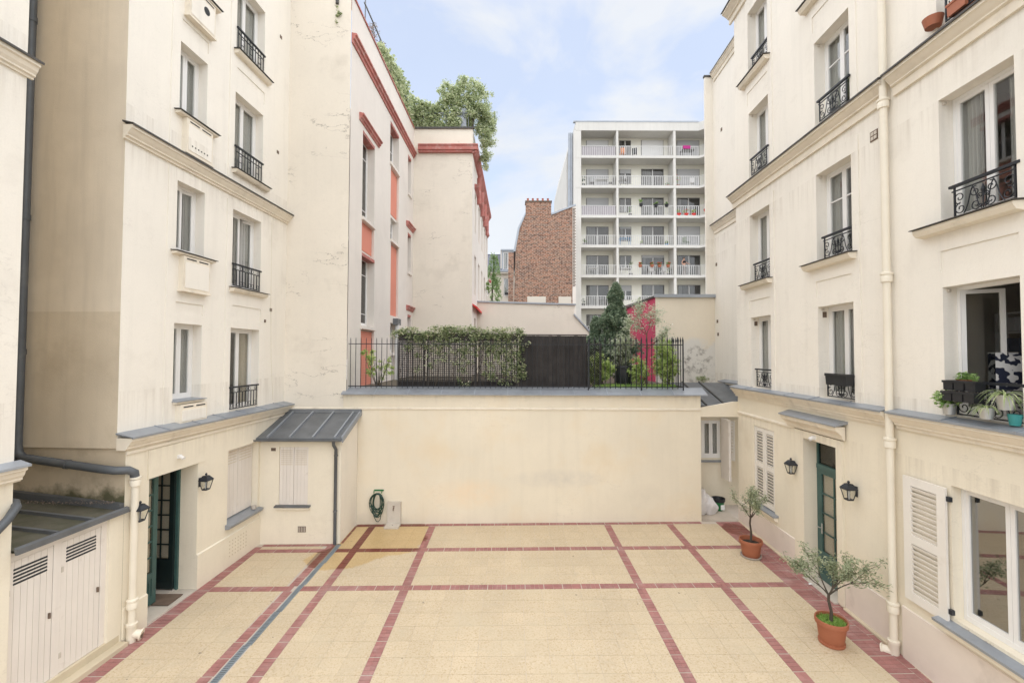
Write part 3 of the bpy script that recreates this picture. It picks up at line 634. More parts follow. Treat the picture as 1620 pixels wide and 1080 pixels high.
# drain channel with slotted grates
for k in range(8):
    y0, y1 = 4.0 + k * 0.965, 4.0 + (k + 1) * 0.965 - 0.006; xa = lambda y: -4.613 + (y - 7.02) * 0.025
    m = MB(); xc = xa((y0 + y1) / 2)
    m.box(xc - 0.058, xc - 0.044, y0, y1, 0, 0.011); m.box(xc + 0.044, xc + 0.058, y0, y1, 0, 0.011)
    n = 24
    for i in range(n): yy = y0 + (y1 - y0) * (i + 0.5) / n; m.box(xc - 0.044, xc + 0.044, yy - 0.013, yy + 0.013, 0.004, 0.0105)
    gr = m.build('drain_grate', 'drain_grey', floor)
MB().quad((-4.735, 4, 0.0075), (-4.642, 4, 0.0075), (-4.449, 11.75, 0.0075), (-4.541, 11.75, 0.0075)).build('drain_channel', 'drain_dark', floor)
MB().box(5.58, 6.66, 13.03, 14.4, -0.02, 0.012).build('passage_slab', 'concrete', floor)

# ------------------------------------------------------------------ left building
L = Frame('left_building', 'tall cream building on the left with green door and two columns of windows', 'building', (-6.84, 8.0, 0), 2.75)
LU = L.sub(-0.12)
AU, BU = (1.01, 1.77), (2.70, 3.82)
AZ = [(4.19, 5.80), (7.27, 8.74), (10.16, 11.66), (13.06, 14.55)]; BZ = [(3.775, 5.80), (6.78, 8.70), (9.68, 11.61), (12.63, 14.45)]
D = 0.26
rects = [(0.80, 2.02, 3.6, 8.98, 0.02), (2.51, 4.12, 3.6, 8.90, 0.02), (0.80, 2.02, 9.35, 17, 0.02), (2.51, 4.12, 9.35, 17, 0.02)]
rects += [(1.04, 1.79, 6.00, 6.24, 0.0), (2.75, 3.86, 6.01, 6.36, 0.0), (1.04, 1.79, 11.90, 12.16, 0.0), (2.75, 3.86, 11.92, 12.25, 0.0)]
rects += [(*AU, *z, -D, True) for z in AZ] + [(*BU, *z, -D, True) for z in BZ]
LU.part('upper_wall', relief(-0.15, 5.4, 3.55, 17.0, rects), 'cream_upper')
L.part('ground_floor_wall', relief(-0.10, 5.4, -0.5, 3.58, [(0.36, 1.80, 2.82, 3.36, 0.018), (0.40, 1.62, -0.5, 2.82, -0.40, True), (2.56, 3.72, 1.15, 2.87, -0.25, True)]), 'cream_ground')
L.part('plinth', MB().extrude([(0.002, -0.5), (0.03, -0.5), (0.03, 0.68), (0.002, 0.70)], -0.09, 0.40), 'cream_ground')
L.part('plinth', MB().extrude([(0.002, -0.5), (0.03, -0.5), (0.03, 0.85), (0.002, 0.875)], 1.62, 3.80), 'cream_ground')
L.part('moulding', MB().extrude([(0.001, 3.37), (0.03, 3.38), (0.03, 3.42), (0.001, 3.45)], -0.10, 5.3), 'cream_trim')
cornice(L, -0.16, 5.32, 3.775, 0.20, 0.22, 0.09, pieces=7, back=-0.12)
cornice(LU, -0.20, 5.30, 9.345, 0.21, 0.25, 0.07, metal='zinc_line')
# brown side wall of the recess, lighter above
sw = MB().quad((-0.15, -0.12, 5.92), (-0.15, -2.9, 5.92), (-0.15, -2.9, 17), (-0.15, -0.12, 17)); mat('brown_pale', (0.74, 0.655, 0.525), 0.9, 0.11, 0.5, 0.35, 0.35, 70, dirt=(0.54, 0.46, 0.35), dirt_amt=0.4, dirt_scale=0.7, dirt_lo=0.54)
L.part('side_wall', sw, 'brown_pale')
L.part('side_wall', MB().quad((-0.149, -0.12, 3.5), (-0.149, -2.9, 3.5), (-0.149, -2.9, 5.92), (-0.149, -0.12, 5.92)), 'brown_stucco')
L.part('side_wall', MB().quad((-0.10, 0.0, -0.5), (-0.10, -2.9, -0.5), (-0.10, -2.9, 3.52), (-0.10, 0.0, 3.52)).quad((-0.10, 0, 3.52), (-0.10, -2.9, 3.52), (-0.149, -2.9, 3.52), (-0.149, 0, 3.52)), 'brown_mossy')
# windows
cu = ['sides', 'one', 'full', 'blind']
for k, z in enumerate(AZ):
    window(LU, *AU, *z, D - 0.075, curtains=['full', 'sides', 'full', 'full'][k], open_={1: R(14)} if k == 1 else None, glass='glass')
    if k in (1, 2, 3): sill(LU, AU[0] - 0.14, AU[1] + 0.26, z[0] + 0.0, 0.16, 0.07, 'line')
    else: sill(LU, AU[0] - 0.02, AU[1] + 0.05, z[0], 0.12, 0.06, 'zinc')
    zt, zb = z[0] - 0.05, (z[0] - 0.46 if k == 0 else z[0] - 0.78)
    bx = LU.part('pantry_box', MB().box(AU[0] + 0.08, AU[1] + 0.06, 0.02, 0.13, zb, zt - 0.02), 'cream_trim')
    LU.part('box_door', MB().box(AU[0] + 0.12, AU[1] + 0.02, 0.13, 0.142, zb + 0.05, zt - 0.14), 'cream_upper', bx)
    for j in range(2): LU.part('slot', MB().box(AU[0] + 0.16 + j * 0.34, AU[0] + 0.42 + j * 0.34, 0.128, 0.134, zt - 0.085, zt - 0.06), 'drain_dark', bx)
    LU.part('box_sill', MB().box(AU[0] + 0.05, AU[1] + 0.09, 0.02, 0.15, zb - 0.03, zb + 0.012), 'cream_trim', bx)
    if k == 2:
        for j in range(6): LU.part('air_hole', MB().tube([(AU[0] + 0.22 + j * 0.085, 0.139, zb + 0.16), (AU[0] + 0.22 + j * 0.085, 0.146, zb + 0.16)], 0.018, 8), 'drain_dark', bx)
    if k == 3: LU.part('air_hole', MB().tube([(AU[1] - 0.22, 0.139, zb + 0.42), (AU[1] - 0.22, 0.147, zb + 0.42)], 0.085, 16), 'drain_dark', bx)
for k, z in enumerate(BZ):
    window(LU, *BU, *z, D - 0.075, curtains=['sides', 'one', 'full', 'full'][k], open_={1: R(20)} if k == 1 else None, cmat='curtain_warm' if k == 0 else 'curtain')
    if k: sill(LU, BU[0] - 0.10, BU[1] + 0.20, z[0], 0.17, 0.11, 'line')
    rail_bars(LU, BU[0] + 0.0, BU[1] - 0.08, z[0] + 0.05, z[0] + 0.58, 0.05 if k else 0.03, 'grid' if k >= 2 else 'loop')
# ground-floor window with closed boarded shutters and zinc sill
for a, b in ((2.57, 3.14), (3.15, 3.71)): plank_shutter(L, a, b, 1.20, 2.86, -0.19, 4, 5, slot_mat='kerb_cream', slot_h=0.34)
L.part('window_back', MB().box(2.56, 3.72, -0.26, -0.20, 1.15, 2.87), 'shutter_cream')
L.part('sill', MB().extrude([(-0.25, 1.19), (0.13, 1.13), (0.13, 1.10), (0.10, 1.05), (0.005, 1.04), (-0.25, 1.1)], 2.50, 3.78), 'zinc')
# perforated air vent panel low on the wall
for i in range(7):
    for j in range(5): L.part('air_hole', MB().box(2.62 + i * 0.10, 2.65 + i * 0.10, 0.030, 0.033, 0.36 + j * 0.085, 0.39 + j * 0.085), 'kerb_cream')
# door: near leaf closed, far leaf standing open into the hall
def glazed_leaf(fr, name, w, h, rows, cols, material, z0=0.0, co=-0.060):
    m = MB().ring(0, w, -0.045, 0.0, z0, z0 + h, 0.10, wb=0.16, wt=0.10); pb, pt = z0 + 0.62, z0 + h - 0.10
    m.box(0.10, w - 0.10, -0.042, -0.003, pb - 0.11, pb); m.box(0.10, w - 0.10, -0.030, -0.016, z0 + 0.16, pb - 0.11)
    for k in range(1, rows): zz = pb + (pt - pb) * k / rows; m.box(0.10, w - 0.10, -0.036, -0.010, zz - 0.014, zz + 0.014)
    for k in range(1, cols): uu = 0.10 + (w - 0.2) * k / cols; m.box(uu - 0.014, uu + 0.014, -0.036, -0.010, pb, pt)
    d = fr.part(name, m, material, fr.root, flat=True)
    fr.part('panel', MB().ring(0.14, w - 0.14, -0.014, -0.002, z0 + 0.21, pb - 0.16, 0.02), material, d, flat=True)
    for i in range(rows):
        for j in range(cols):
            u0, u1 = 0.10 + (w - 0.2) * j / cols, 0.10 + (w - 0.2) * (j + 1) / cols; a, b = pb + (pt - pb) * i / rows, pb + (pt - pb) * (i + 1) / rows
            fr.part('pane', MB().box(u0 + 0.01, u1 - 0.01, -0.026, -0.020, a + 0.01, b - 0.01), 'glass', d, flat=True)
    fr.part('door_curtain', MB().box(0.11, w - 0.11, co, co + 0.004, pb + 0.02, pt - 0.02), 'curtain_warm', d, flat=True)
    return d
dr = L.part('door_frame', MB().box(0.402, 0.45, -0.44, -0.38, 0.1, 2.818).box(1.57, 1.618, -0.44, -0.38, 0.1, 2.818).box(0.45, 1.57, -0.44, -0.38, 2.76, 2.818), 'door_green')
lf = glazed_leaf(L, 'door_leaf', 0.60, 2.58, 6, 2, 'door_green'); lf.location = (0.45, 0.385, 0.18)
lf2 = glazed_leaf(L, 'door_leaf', 0.58, 2.58, 6, 2, 'door_dark', co=-0.018); lf2.location = (1.555, 0.43, 0.18); lf2.rotation_euler = (0, 0, R(90))
hall = MB(); u0, u1, z1 = -0.05, 2.3, 3.0
hall.quad((u0, -3.2, 0.16), (u1, -3.2, 0.16), (u1, -3.2, z1), (u0, -3.2, z1)).quad((u0, -0.445, 0.16), (u0, -3.2, 0.16), (u0, -3.2, z1), (u0, -0.445, z1)).quad((u1, -0.445, 0.16), (u1, -3.2, 0.16), (u1, -3.2, z1), (u1, -0.445, z1)).quad((u0, -0.445, z1), (u1, -0.445, z1), (u1, -3.2, z1), (u0, -3.2, z1))
hall.quad((u0, -0.445, 0.1), (0.42, -0.445, 0.1), (0.42, -0.445, z1), (u0, -0.445, z1)).quad((1.6, -0.445, 0.1), (u1, -0.445, 0.1), (u1, -0.445, z1), (1.6, -0.445, z1)).quad((0.4, -0.445, 2.8), (1.62, -0.445, 2.8), (1.62, -0.445, z1), (0.4, -0.445, z1))
L.part('entrance_hall', hall, 'hall_wall')
L.part('hall_floor', MB().box(-0.05, 2.3, -3.2, -0.42, 0.0, 0.15), 'stone_sill')
L.part('doorstep', MB().box(0.402, 1.618, -0.42, 0.035, -0.2, 0.135), 'stone_sill')
tag(MB().box(-0.33, 0.33, -0.2, 0.2, 0, 0.015).build('doormat', 'vent_brown'), 'brown flat doormat just inside the open green door', 'doormat').location = (-7.18, 9.18, 0.151)
sl = L.part('security_light', MB().box(1.02, 1.10, 0.018, 0.06, 3.05, 3.12).tube([(1.06, 0.06, 3.09), (1.05, 0.14, 3.05)], 0.035, 10), 'white_frame')
# grey rainwater pipe across the side wall, cream cast-iron pipe below it
pp = [(-0.26, -1.85, 17), (-0.26, -1.85, 3.55), (-0.26, -1.82, 3.42), (-0.26, -1.72, 3.34), (-0.26, -0.25, 3.165), (-0.24, -0.05, 3.14), (-0.13, 0.09, 3.12), (-0.05, 0.12, 3.06), (-0.02, 0.12, 2.9)]
rp = L.part('rainwater_pipe', MB().tube(pp, 0.072, 12), 'pipe_grey', smooth=True)
for p in ((-0.26, -1.85, 11.2), (-0.26, -1.85, 7.6), (-0.26, -1.85, 5.2)): L.part('collar', MB().tube([(p[0], p[1], p[2] - 0.05), (p[0], p[1], p[2] + 0.05)], 0.083, 12), 'pipe_grey', rp, smooth=True)
for t in (0.05, 0.58): o_ = -1.95 + t * 1.75; zz = 3.355 - t * 0.19; L.part('collar', MB().tube([(-0.26, o_, zz), (-0.26, o_ + 0.05, zz - 0.005)], 0.083, 12), 'pipe_grey', rp, smooth=True)
def cast_pipe(fr, u, o, z0, z1, joints, foot_dir, parent=None):
    p = fr.part('cast_downpipe', MB().tube([(u, o, z0), (u, o, z1)], 0.058, 14), 'cast_cream', parent, smooth=True)
    for j in joints: fr.part('collar', MB().lathe([(0.065, j - 0.12), (0.082, j - 0.11), (0.085, j - 0.02), (0.075, j), (0.09, j + 0.015), (0.09, j + 0.045), (0.066, j + 0.06)], u, o, 14), 'cast_cream', p, smooth=True)
    fr.part('inspection_tee', MB().lathe([(0.065, z0 + 0.36), (0.088, z0 + 0.35), (0.088, z0 + 0.30), (0.075, z0 + 0.28), (0.075, z0 + 0.1), (0.07, z0)], u, o, 14).tube([(u, o, z0 + 0.17), (u + 0.06 * foot_dir[0], o + 0.06 * foot_dir[1], z0 + 0.15), (u + 0.14 * foot_dir[0], o + 0.14 * foot_dir[1], z0 + 0.13)], [0.07, 0.072, 0.078], 14), 'cast_cream', p, smooth=True)
    a = (u + 0.135 * foot_dir[0], o + 0.135 * foot_dir[1], z0 + 0.13); b = (u + 0.155 * foot_dir[0], o + 0.155 * foot_dir[1], z0 + 0.125)
    fr.part('tee_flange', MB().tube([a, b], 0.098, 16), 'cast_cream', p, smooth=True)
    fr.part('tee_opening', MB().tube([b, (b[0] + 0.004 * foot_dir[0], b[1] + 0.004 * foot_dir[1], b[2])], 0.055, 14), 'vent_brown', p)
    return p
cast_pipe(L, -0.02, 0.12, 0.06, 2.97, [2.93, 0.78], (0.35, 0.94))
L.part('wall_hook', MB().box(4.02, 4.06, -0.12, -0.07, 6.02, 6.10), 'vent_brown')
LU.part('cable', MB().tube([(4.32, 0.005, 8.9), (4.34, 0.006, 6.5), (4.40, 0.006, 5.0), (4.52, 0.006, 3.85)], 0.006, 5), 'cast_cream')
for u, z in ((4.5, 10.9), (4.55, 14.3), (4.3, 6.35)): LU.part('air_vent', MB().box(u, u + 0.10, 0, 0.008, z, z + 0.09), 'vent_brown')

# ------------------------------------------------------------------ nearest building at the left edge
NB = Frame('corner_building', 'cream building corner at the extreme left edge with grey pipe', 'building', (-6.84, 8.0, 0), 2.75)
NB.part('wall', relief(-7.5, -1.80, 3.6, 17, []), 'cream_upper')
NB.part('ground_floor_wall', relief(-7.5, -1.80, -0.5, 3.6, []), 'cream_ground')
NB.part('end_wall', MB().quad((-1.80, 0, -0.5), (-1.80, -2.9, -0.5), (-1.80, -2.9, 17), (-1.80, 0, 17)), 'cream_ground')
NB.part('back_wall', MB().quad((-1.80, -2.6, -0.5), (-0.15, -2.6, -0.5), (-0.15, -2.6, 17), (-1.80, -2.6, 17)), 'brown_stucco')
cornice(NB, -7.5, -1.74, 3.68, 0.17, 0.22, 0.07, metal='zinc_pale'); cornice(NB, -7.5, -1.74, 9.40, 0.17, 0.24, 0.06, metal='zinc_line')
NB.part('rainwater_pipe', MB().tube([(-2.6, 0.12, 2.45), (-2.2, 0.13, 2.72), (-1.95, 0.12, 2.93), (-1.80, 0.06, 3.05), (-1.72, -0.06, 3.08), (-1.70, -0.2, 3.08)], 0.055, 12), 'pipe_grey', smooth=True)

# ------------------------------------------------------------------ storage shed in the recess
SH = Frame('storage_shed', 'low shed with two white boarded doors and mossy metal roof', 'shed', (-6.84, 8.0, 0), 2.75)
o = -0.05
SH.part('door_frame', MB().box(-1.80, -1.79, o - 0.05, o, 0.1, 2.40).box(-1.195, -1.085, o - 0.05, o, 0.1, 2.40).box(-0.455, -0.36, o - 0.05, o, 0.1, 2.40).box(-1.79, -1.195, o - 0.05, o, 2.27, 2.40).box(-1.085, -0.455, o - 0.05, o, 2.27, 2.40), 'shutter_cream')
SH.part('pier', MB().box(-0.36, -0.098, -0.5, -0.003, -0.3, 2.44), 'cream_ground')
for a, b in ((-1.785, -1.20), (-1.08, -0.46)):
    d = SH.part('door', MB().box(a, b, o - 0.045, o - 0.016, 0.27, 2.262), 'shutter_cream'); n = 7; w = (b - a) / n
    for k in range(n): SH.part('board', MB().box(a + k * w + 0.003, a + (k + 1) * w - 0.003, o - 0.016, o - 0.008, 0.275, 2.255), 'shutter_cream', d)
    for k in range(5): SH.part('slot', MB().extrude([(o - 0.012, 1.93 + k * 0.05), (o - 0.004, 1.925 + k * 0.05), (o - 0.004, 1.950 + k * 0.05), (o - 0.012, 1.955 + k * 0.05)], a + 0.07, b - 0.08), 'drain_dark', d)
    SH.part('door_handle', MB().box(b - 0.05, b - 0.035, o - 0.008, o + 0.025, 1.20, 1.28), 'vent_brown', d)
    SH.part('hinge', MB().box(a - 0.004, a + 0.03, o - 0.008, o + 0.004, 1.80, 1.88).box(a - 0.004, a + 0.03, o - 0.008, o + 0.004, 0.5, 0.58), 'stone_sill', d)
SH.part('kerb', MB().box(-1.80, -0.12, -0.30, 0.16, -0.3, 0.15).box(-1.80, -0.14, -0.06, 0.0, 0.15, 0.27), 'kerb_cream')
zr = lambda oo: 2.44 - oo * 0.085
us = [-1.80, -1.22, -0.68, -0.105]
rf = None
for k in range(3):
    a, b = us[k] + 0.01, us[k + 1] - 0.01
    q = SH.part('roof_sheet', MB().poly([(a, 0.06, zr(0.06)), (b, 0.06, zr(0.06)), (b, -2.58, zr(-2.58)), (a, -2.58, zr(-2.58))]).poly([(a, 0.06, zr(0.06) - 0.03), (a, -2.58, zr(-2.58) - 0.03), (b, -2.58, zr(-2.58) - 0.03), (b, 0.06, zr(0.06) - 0.03)]), 'zinc_mossy')
for u in us[1:3]: SH.part('roof_batten', MB().extrude([(0.03, zr(0.03) + 0.05), (-2.55, zr(-2.55) + 0.05), (-2.55, zr(-2.55) - 0.01), (0.03, zr(0.03) - 0.01)], u - 0.025, u + 0.025), 'zinc_dark')
SH.part('roof_edge', MB().extrude([(0.04, zr(0.04) + 0.045), (0.09, zr(0.09) + 0.03), (0.09, zr(0.09) - 0.05), (0.06, zr(0.06) - 0.05), (0.05, zr(0)-0.01)], -1.80, -0.09), 'zinc_dark')
SH.part('flashing', MB().extrude([(0.0, zr(0) + 0.10), (-2.55, zr(-2.55) + 0.12), (-2.55, zr(-2.55) - 0.01), (0.0, zr(0) - 0.01)], -0.19, -0.105), 'zinc_dark')
mm = leaf_mesh('roof_litter', np.array([(-6.84 - rng.uniform(0.1, 1.9), 7.84 - rng.uniform(0, 0.10), 0) for _ in range(260)]) + np.array([(0, 0, 2.58)]) + rng.normal(size=(260, 3)) * np.array([0.02, 0.02, 0.012]), 0.03, 'leaf_brown'); mm['kind'] = 'stuff'; mm['label'] = 'dead leaves lying on the shed roof against the brown wall'

# ------------------------------------------------------------------ lean-to in the left corner
AX = Frame('lean_to_annex', 'small cream lean-to in the left corner with grey zinc roof', 'annex', (0, 11.8, 0))
AX.part('front_wall', relief(-6.85, -4.52, -0.3, 2.97, [(-6.15, -5.385, 1.185, 2.705, -0.05, True)]), 'cream_ground')
AX.part('side_wall', MB().poly([(-4.52, 0, -0.3), (-4.52, -1.24, -0.3), (-4.52, -1.24, 3.40), (-4.52, 0, 2.97)]), 'cream_upper')
AX.part('window_back', MB().box(-6.16, -5.375, -0.09, -0.05, 1.18, 2.71), 'shutter_cream')
for a, b in ((-6.146, -5.772), (-5.765, -5.389)): plank_shutter(AX, a, b, 1.19, 2.70, -0.045, 4, 8, slot_mat='kerb_cream', slot_h=0.42)
s_ = AX.part('sill', MB().extrude([(0, 1.14), (0.07, 1.13), (0.07, 1.08), (0.03, 1.06), (0, 1.06)], -6.20, -5.33), 'cream_ground')
AX.part('flashing', MB().extrude([(0.0, 1.19), (0.10, 1.165), (0.10, 1.14), (0.0, 1.15)], -6.23, -5.30), 'zinc_dark', s_)
AX.part('air_vent', MB().box(-5.63, -5.42, 0, 0.012, 0.48, 0.63), 'vent_brown'); AX.part('air_vent', MB().box(-6.37, -6.25, 0, 0.01, 2.60, 2.68), 'vent_brown')
for i in range(5): AX.part('vent_bar', MB().box(-5.625 + i * 0.043, -5.608 + i * 0.043, 0.012, 0.018, 0.49, 0.62), 'stone_sill')
zs_ = lambda oo: 3.04 - oo * 0.355
seam_u = [-6.95, -6.38, -5.80, -5.20, -4.62]
for k in range(5):
    a = ([-7.0] + seam_u[1:])[k] if k else -7.0; b = (seam_u[1:] + [-4.42])[k] if k < 4 else -4.42
    a = -7.0 if k == 0 else seam_u[k]
    AX.part('roof_sheet', MB().extrude([(0.20, zs_(0.20)), (-1.25, zs_(-1.25)), (-1.25, zs_(-1.25) - 0.03), (0.20, zs_(0.20) - 0.03)], a + 0.004, b - 0.004), 'zinc_dark')
for u in seam_u[1:] + [-4.43]:
    AX.part('roof_batten', MB().extrude([(0.18, zs_(0.18) + 0.045), (-1.24, zs_(-1.24) + 0.045), (-1.24, zs_(-1.24)), (0.18, zs_(0.18))], u - 0.022, u + 0.022), 'zinc')
AX.part('ridge_flashing', MB().extrude([(-1.14, zs_(-1.14) + 0.02), (-1.24, zs_(-1.24) + 0.10), (-1.24, zs_(-1.24)), (-1.14, zs_(-1.14) - 0.01)], -6.9, -4.40), 'zinc_dark')
AX.part('verge_board', MB().extrude([(0.21, zs_(0.21) + 0.02), (-1.24, zs_(-1.24) + 0.02), (-1.24, zs_(-1.24) - 0.10), (0.21, zs_(0.21) - 0.10)], -4.42, -4.395), 'zinc')
gut = MB()
prof = [(0.205 + 0.055 + 0.055 * math.cos(a), zs_(0.2) - 0.02 - 0.055 * math.sin(a)) for a in [math.pi * k / 8 for k in range(9)]]
gut.extrude(prof, -6.85, -4.42, closed=False, cap=False); AX.part('gutter', gut, 'zinc_dark')
dp = AX.part('downpipe', MB().tube([(-4.63, 0.24, 2.93), (-4.63, 0.22, 2.80), (-4.63, 0.07, 2.66), (-4.63, 0.06, 0.12)], 0.042, 10), 'pipe_grey', smooth=True)
for z in (2.5, 1.05): AX.part('clip', MB().tube([(-4.63, 0.06, z - 0.02), (-4.63, 0.06, z + 0.02)], 0.051, 10), 'zinc_dark', dp)
AX.part('cable', MB().tube([(-6.75, 0.02, 3.25), (-6.72, 0.05, 3.15), (-6.76, 0.04, 3.0), (-6.70, 0.03, 2.93), (-5.9, 0.02, 2.90), (-4.7, 0.02, 2.93)], 0.012, 5), 'cast_cream')

# ------------------------------------------------------------------ back wall carrying the terrace
BW = Frame('terrace_wall', 'wide plain cream wall across the back with zinc coping', 'wall', (0, 13.05, 0))
BW.part('wall_face', relief(-4.95, 5.55, -0.3, 3.98, []), 'cream_back')
BW.part('wall_end', MB().quad((5.55, 0, -0.3), (5.55, -8, -0.3), (5.55, -8, 3.98), (5.55, 0, 3.98)), 'cream_back')
BW.part('moulding', MB().extrude([(0.0, 3.54), (0.03, 3.55), (0.035, 3.585), (0.02, 3.60), (0.0, 3.61)], -6.7, 5.552), 'cream_trim')
n = 11; w = (5.72 + 4.98) / n
for k in range(n):
    a, b = -4.98 + k * w, -4.98 + (k + 1) * w - 0.006
    BW.part('coping_sheet', MB().extrude([(0.13, 3.985), (0.13, 4.015), (-0.28, 4.19), (-0.30, 4.17), (0.10, 3.985)], a, b), 'zinc')
    if k: BW.part('coping_seam', MB().extrude([(0.135, 3.985), (0.135, 4.03), (-0.28, 4.205), (-0.28, 4.17)], a - 0.014, a + 0.010), 'zinc_pale')
BW.part('lintel_beam', MB().prism([(5.552, 3.36), (6.75, 3.36), (6.75, 3.80), (6.55, 3.80), (5.552, 3.62)], -0.12, -0.02), 'cream_back')
tag(MB().box(-6.7, 5.54, 13.33, 23, 3.6, 4.12).build('terrace', 'earth'), kind='structure')

# right-hand annex at the end of the passage
RA = Frame('passage_annex', 'small cream outbuilding in the right corner passage with shuttered window', 'annex', (0, 14.35, 0))
RA.part('front_wall', relief(5.5, 7.9, -0.3, 3.62, [(6.13, 6.74, 1.86, 3.07, -0.10, True)]), 'cream_back')
window(RA, 6.13, 6.74, 1.86, 3.07, 0.02, curtains='full')
plank_shutter(RA, 6.03, 6.12, 1.84, 3.08, 0.0, 1, 10, 'shutter_white', 'kerb_cream', slot_h=1.0)
s2 = plank_shutter(RA, 0.0, 0.40, 1.82, 3.08, 0.0, 3, 10, 'shutter_white', 'kerb_cream', slot_h=1.0); s2.location = (6.76, 0, 0); s2.rotation_euler = (0, 0, R(-35))
RA.part('sill', MB().extrude([(0, 1.80), (0.10, 1.78), (0.10, 1.75), (0, 1.72)], 6.06, 6.86), 'zinc')
RA.part('wall_plate', MB().box(6.36, 6.58, 0, 0.012, 3.26, 3.33), 'vent_brown')
zr2 = lambda oo: 3.70 - oo * 0.30
for k, (a, b) in enumerate(((5.60, 6.12), (6.13, 6.72), (6.73, 7.85))):
    RA.part('roof_sheet', MB().extrude([(0.40, zr2(0.40)), (-1.6, zr2(-1.6)), (-1.6, zr2(-1.6) - 0.03), (0.40, zr2(0.40) - 0.03)], a, b), 'zinc_dark')
    if k: RA.part('roof_batten', MB().extrude([(0.39, zr2(0.39) + 0.045), (-1.6, zr2(-1.6) + 0.045), (-1.6, zr2(-1.6)), (0.39, zr2(0.39))], a - 0.025, a + 0.018), 'zinc_line')
RA.part('gutter', MB().extrude([(0.40, zr2(0.4) + 0.01), (0.47, zr2(0.4) + 0.0), (0.47, zr2(0.4) - 0.06), (0.40, zr2(0.4) - 0.07)], 5.58, 7.8), 'zinc_line')
tag(MB().box(-0.035, 0.035, -0.25, 0.25, 0, 1.85).build('spare_shutter', 'shutter_cream'), 'tall cream shutter leaning flat against the right wall of the passage', 'shutter').location = (6.62, 13.75, 1.35)

# ------------------------------------------------------------------ iron fence on the coping
FE = Frame('iron_fence', 'black iron railing fence standing on the zinc coping', 'fence', (0, 13.17, 0))
FE.part('bottom_rail', MB().box(-4.86, 5.09, -0.012, 0.012, 4.21, 4.235), 'iron_black'); FE.part('top_rail', MB().box(-4.86, 5.09, -0.012, 0.012, 5.46, 5.482), 'iron_black')
bar = MB().tube([(0, 0, 4.165), (0, 0, 5.60), (0, 0, 5.66)], [0.0095, 0.0095, 0.003], 6); bm = bpy.data.meshes.new('bar'); bm.from_pydata(bar.v, [], bar.f); bm.materials.append(MATS['iron_black'])
sp_ = MB().tube([(0, 0, 4.165), (0, 0, 5.52), (0, 0, 5.55), (0, 0, 5.60), (0, 0, 5.72)], [0.0125, 0.0125, 0.014, 0.026, 0.002], 6); sm = bpy.data.meshes.new('spear_bar'); sm.from_pydata(sp_.v, [], sp_.f); sm.materials.append(MATS['iron_black'])
n = 64
for k in range(n + 1):
    u = -4.80 + (5.085 + 4.80) * k / n; q = link('bar', sm if u > 2.2 else bm, FE.root); q.location = (u, 0, 0)
for k in range(1, 9): q = link('bar', sm, FE.root); q.location = (5.09, 0.19 * k, 0)
FE.part('side_rail', MB().box(5.08, 5.10, -1.55, -0.012, 5.46, 5.482).box(5.08, 5.10, -1.55, -0.012, 4.21, 4.235), 'iron_black')
for u in (2.27, 3.85, 5.09): FE.part('post', MB().box(u - 0.016, u + 0.016, -0.016, 0.016, 4.12, 5.62), 'iron_black')

# ------------------------------------------------------------------ trellis and board screen behind the fence
TR = Frame('trellis_screen', 'dark square lattice trellis overgrown with climbing plant behind fence', 'trellis', (0, 13.42, 0))
for a, b in ((-3.45, -2.62), (-2.58, -1.06), (-1.02, 0.19)):
    f_ = TR.part('panel_frame', MB().ring(a, b, -0.03, 0.03, 4.14, 5.55, 0.045), 'dark_wood'); m = MB()
    k = a + 0.09
    while k < b - 0.06: m.box(k - 0.012, k + 0.012, -0.008, 0.0, 4.18, 5.51); k += 0.056
    z = 4.22
    while z < 5.5: m.box(a + 0.04, b - 0.04, 0.0, 0.008, z - 0.012, z + 0.012); z += 0.056
    q = TR.part('lattice', m, 'dark_wood', f_); q['kind'] = 'stuff'
TR.part('lower_board', MB().box(-3.45, 0.19, -0.04, -0.032, 4.10, 4.36), 'dark_wood')
TR.part('top_board', MB().box(-3.45, 0.19, -0.03, 0.03, 5.56, 5.80), 'dark_wood')
BS = Frame('board_screen', 'black boarded privacy screen between the trellis and the shrubs', 'screen', (0, 13.44, 0))
n = 16; w = (2.26 - 0.20) / n
for k in range(n): BS.part('board', MB().box(0.20 + k * w + 0.002, 0.20 + (k + 1) * w - 0.003, -0.012 + 0.006 * (k % 2), 0.012 + 0.006 * (k % 2), 4.12, 5.74 + 0.01 * random.random()), 'dark_wood')
BS.part('gap_backing', MB().box(0.20, 2.26, -0.020, -0.013, 4.12, 5.73), 'dark_wood')  # added sheet, unseen behind the boards, stops light showing through their gaps
BS.part('rail', MB().box(0.20, 2.26, -0.06, -0.0205, 4.5, 4.58).box(0.20, 2.26, -0.06, -0.0205, 5.3, 5.38), 'dark_wood'); BS.part('cap_rail', MB().box(0.19, 2.28, -0.02, 0.03, 5.755, 5.785), 'dark_wood')
DT = Frame('diamond_trellis', 'dark diamond lattice panel standing behind the fence by shrubs', 'trellis', (0, 13.55, 0)); m = MB()
for k in range(-14, 10):
    for s in (1, -1):
        p0, p1 = [], []
        x = 2.30 + k * 0.075
        a0, a1 = (x, 4.2), (x + 1.3, 5.5)
        if s < 0: a0, a1 = (x, 5.5), (x + 1.3, 4.2)
        t0, t1 = max(0, (2.30 - x) / 1.3), min(1, (2.72 - x) / 1.3)
        if t1 > t0: m.tube([(a0[0] + 1.3 * t0, 0.006 * s, a0[1] + (a1[1] - a0[1]) * t0), (a0[0] + 1.3 * t1, 0.006 * s, a0[1] + (a1[1] - a0[1]) * t1)], 0.008, 4)
DT.part('lattice', m, 'dark_wood')['kind'] = 'stuff'; DT.part('panel_frame', MB().ring(2.28, 2.74, -0.02, 0.02, 4.13, 5.53, 0.03), 'dark_wood')

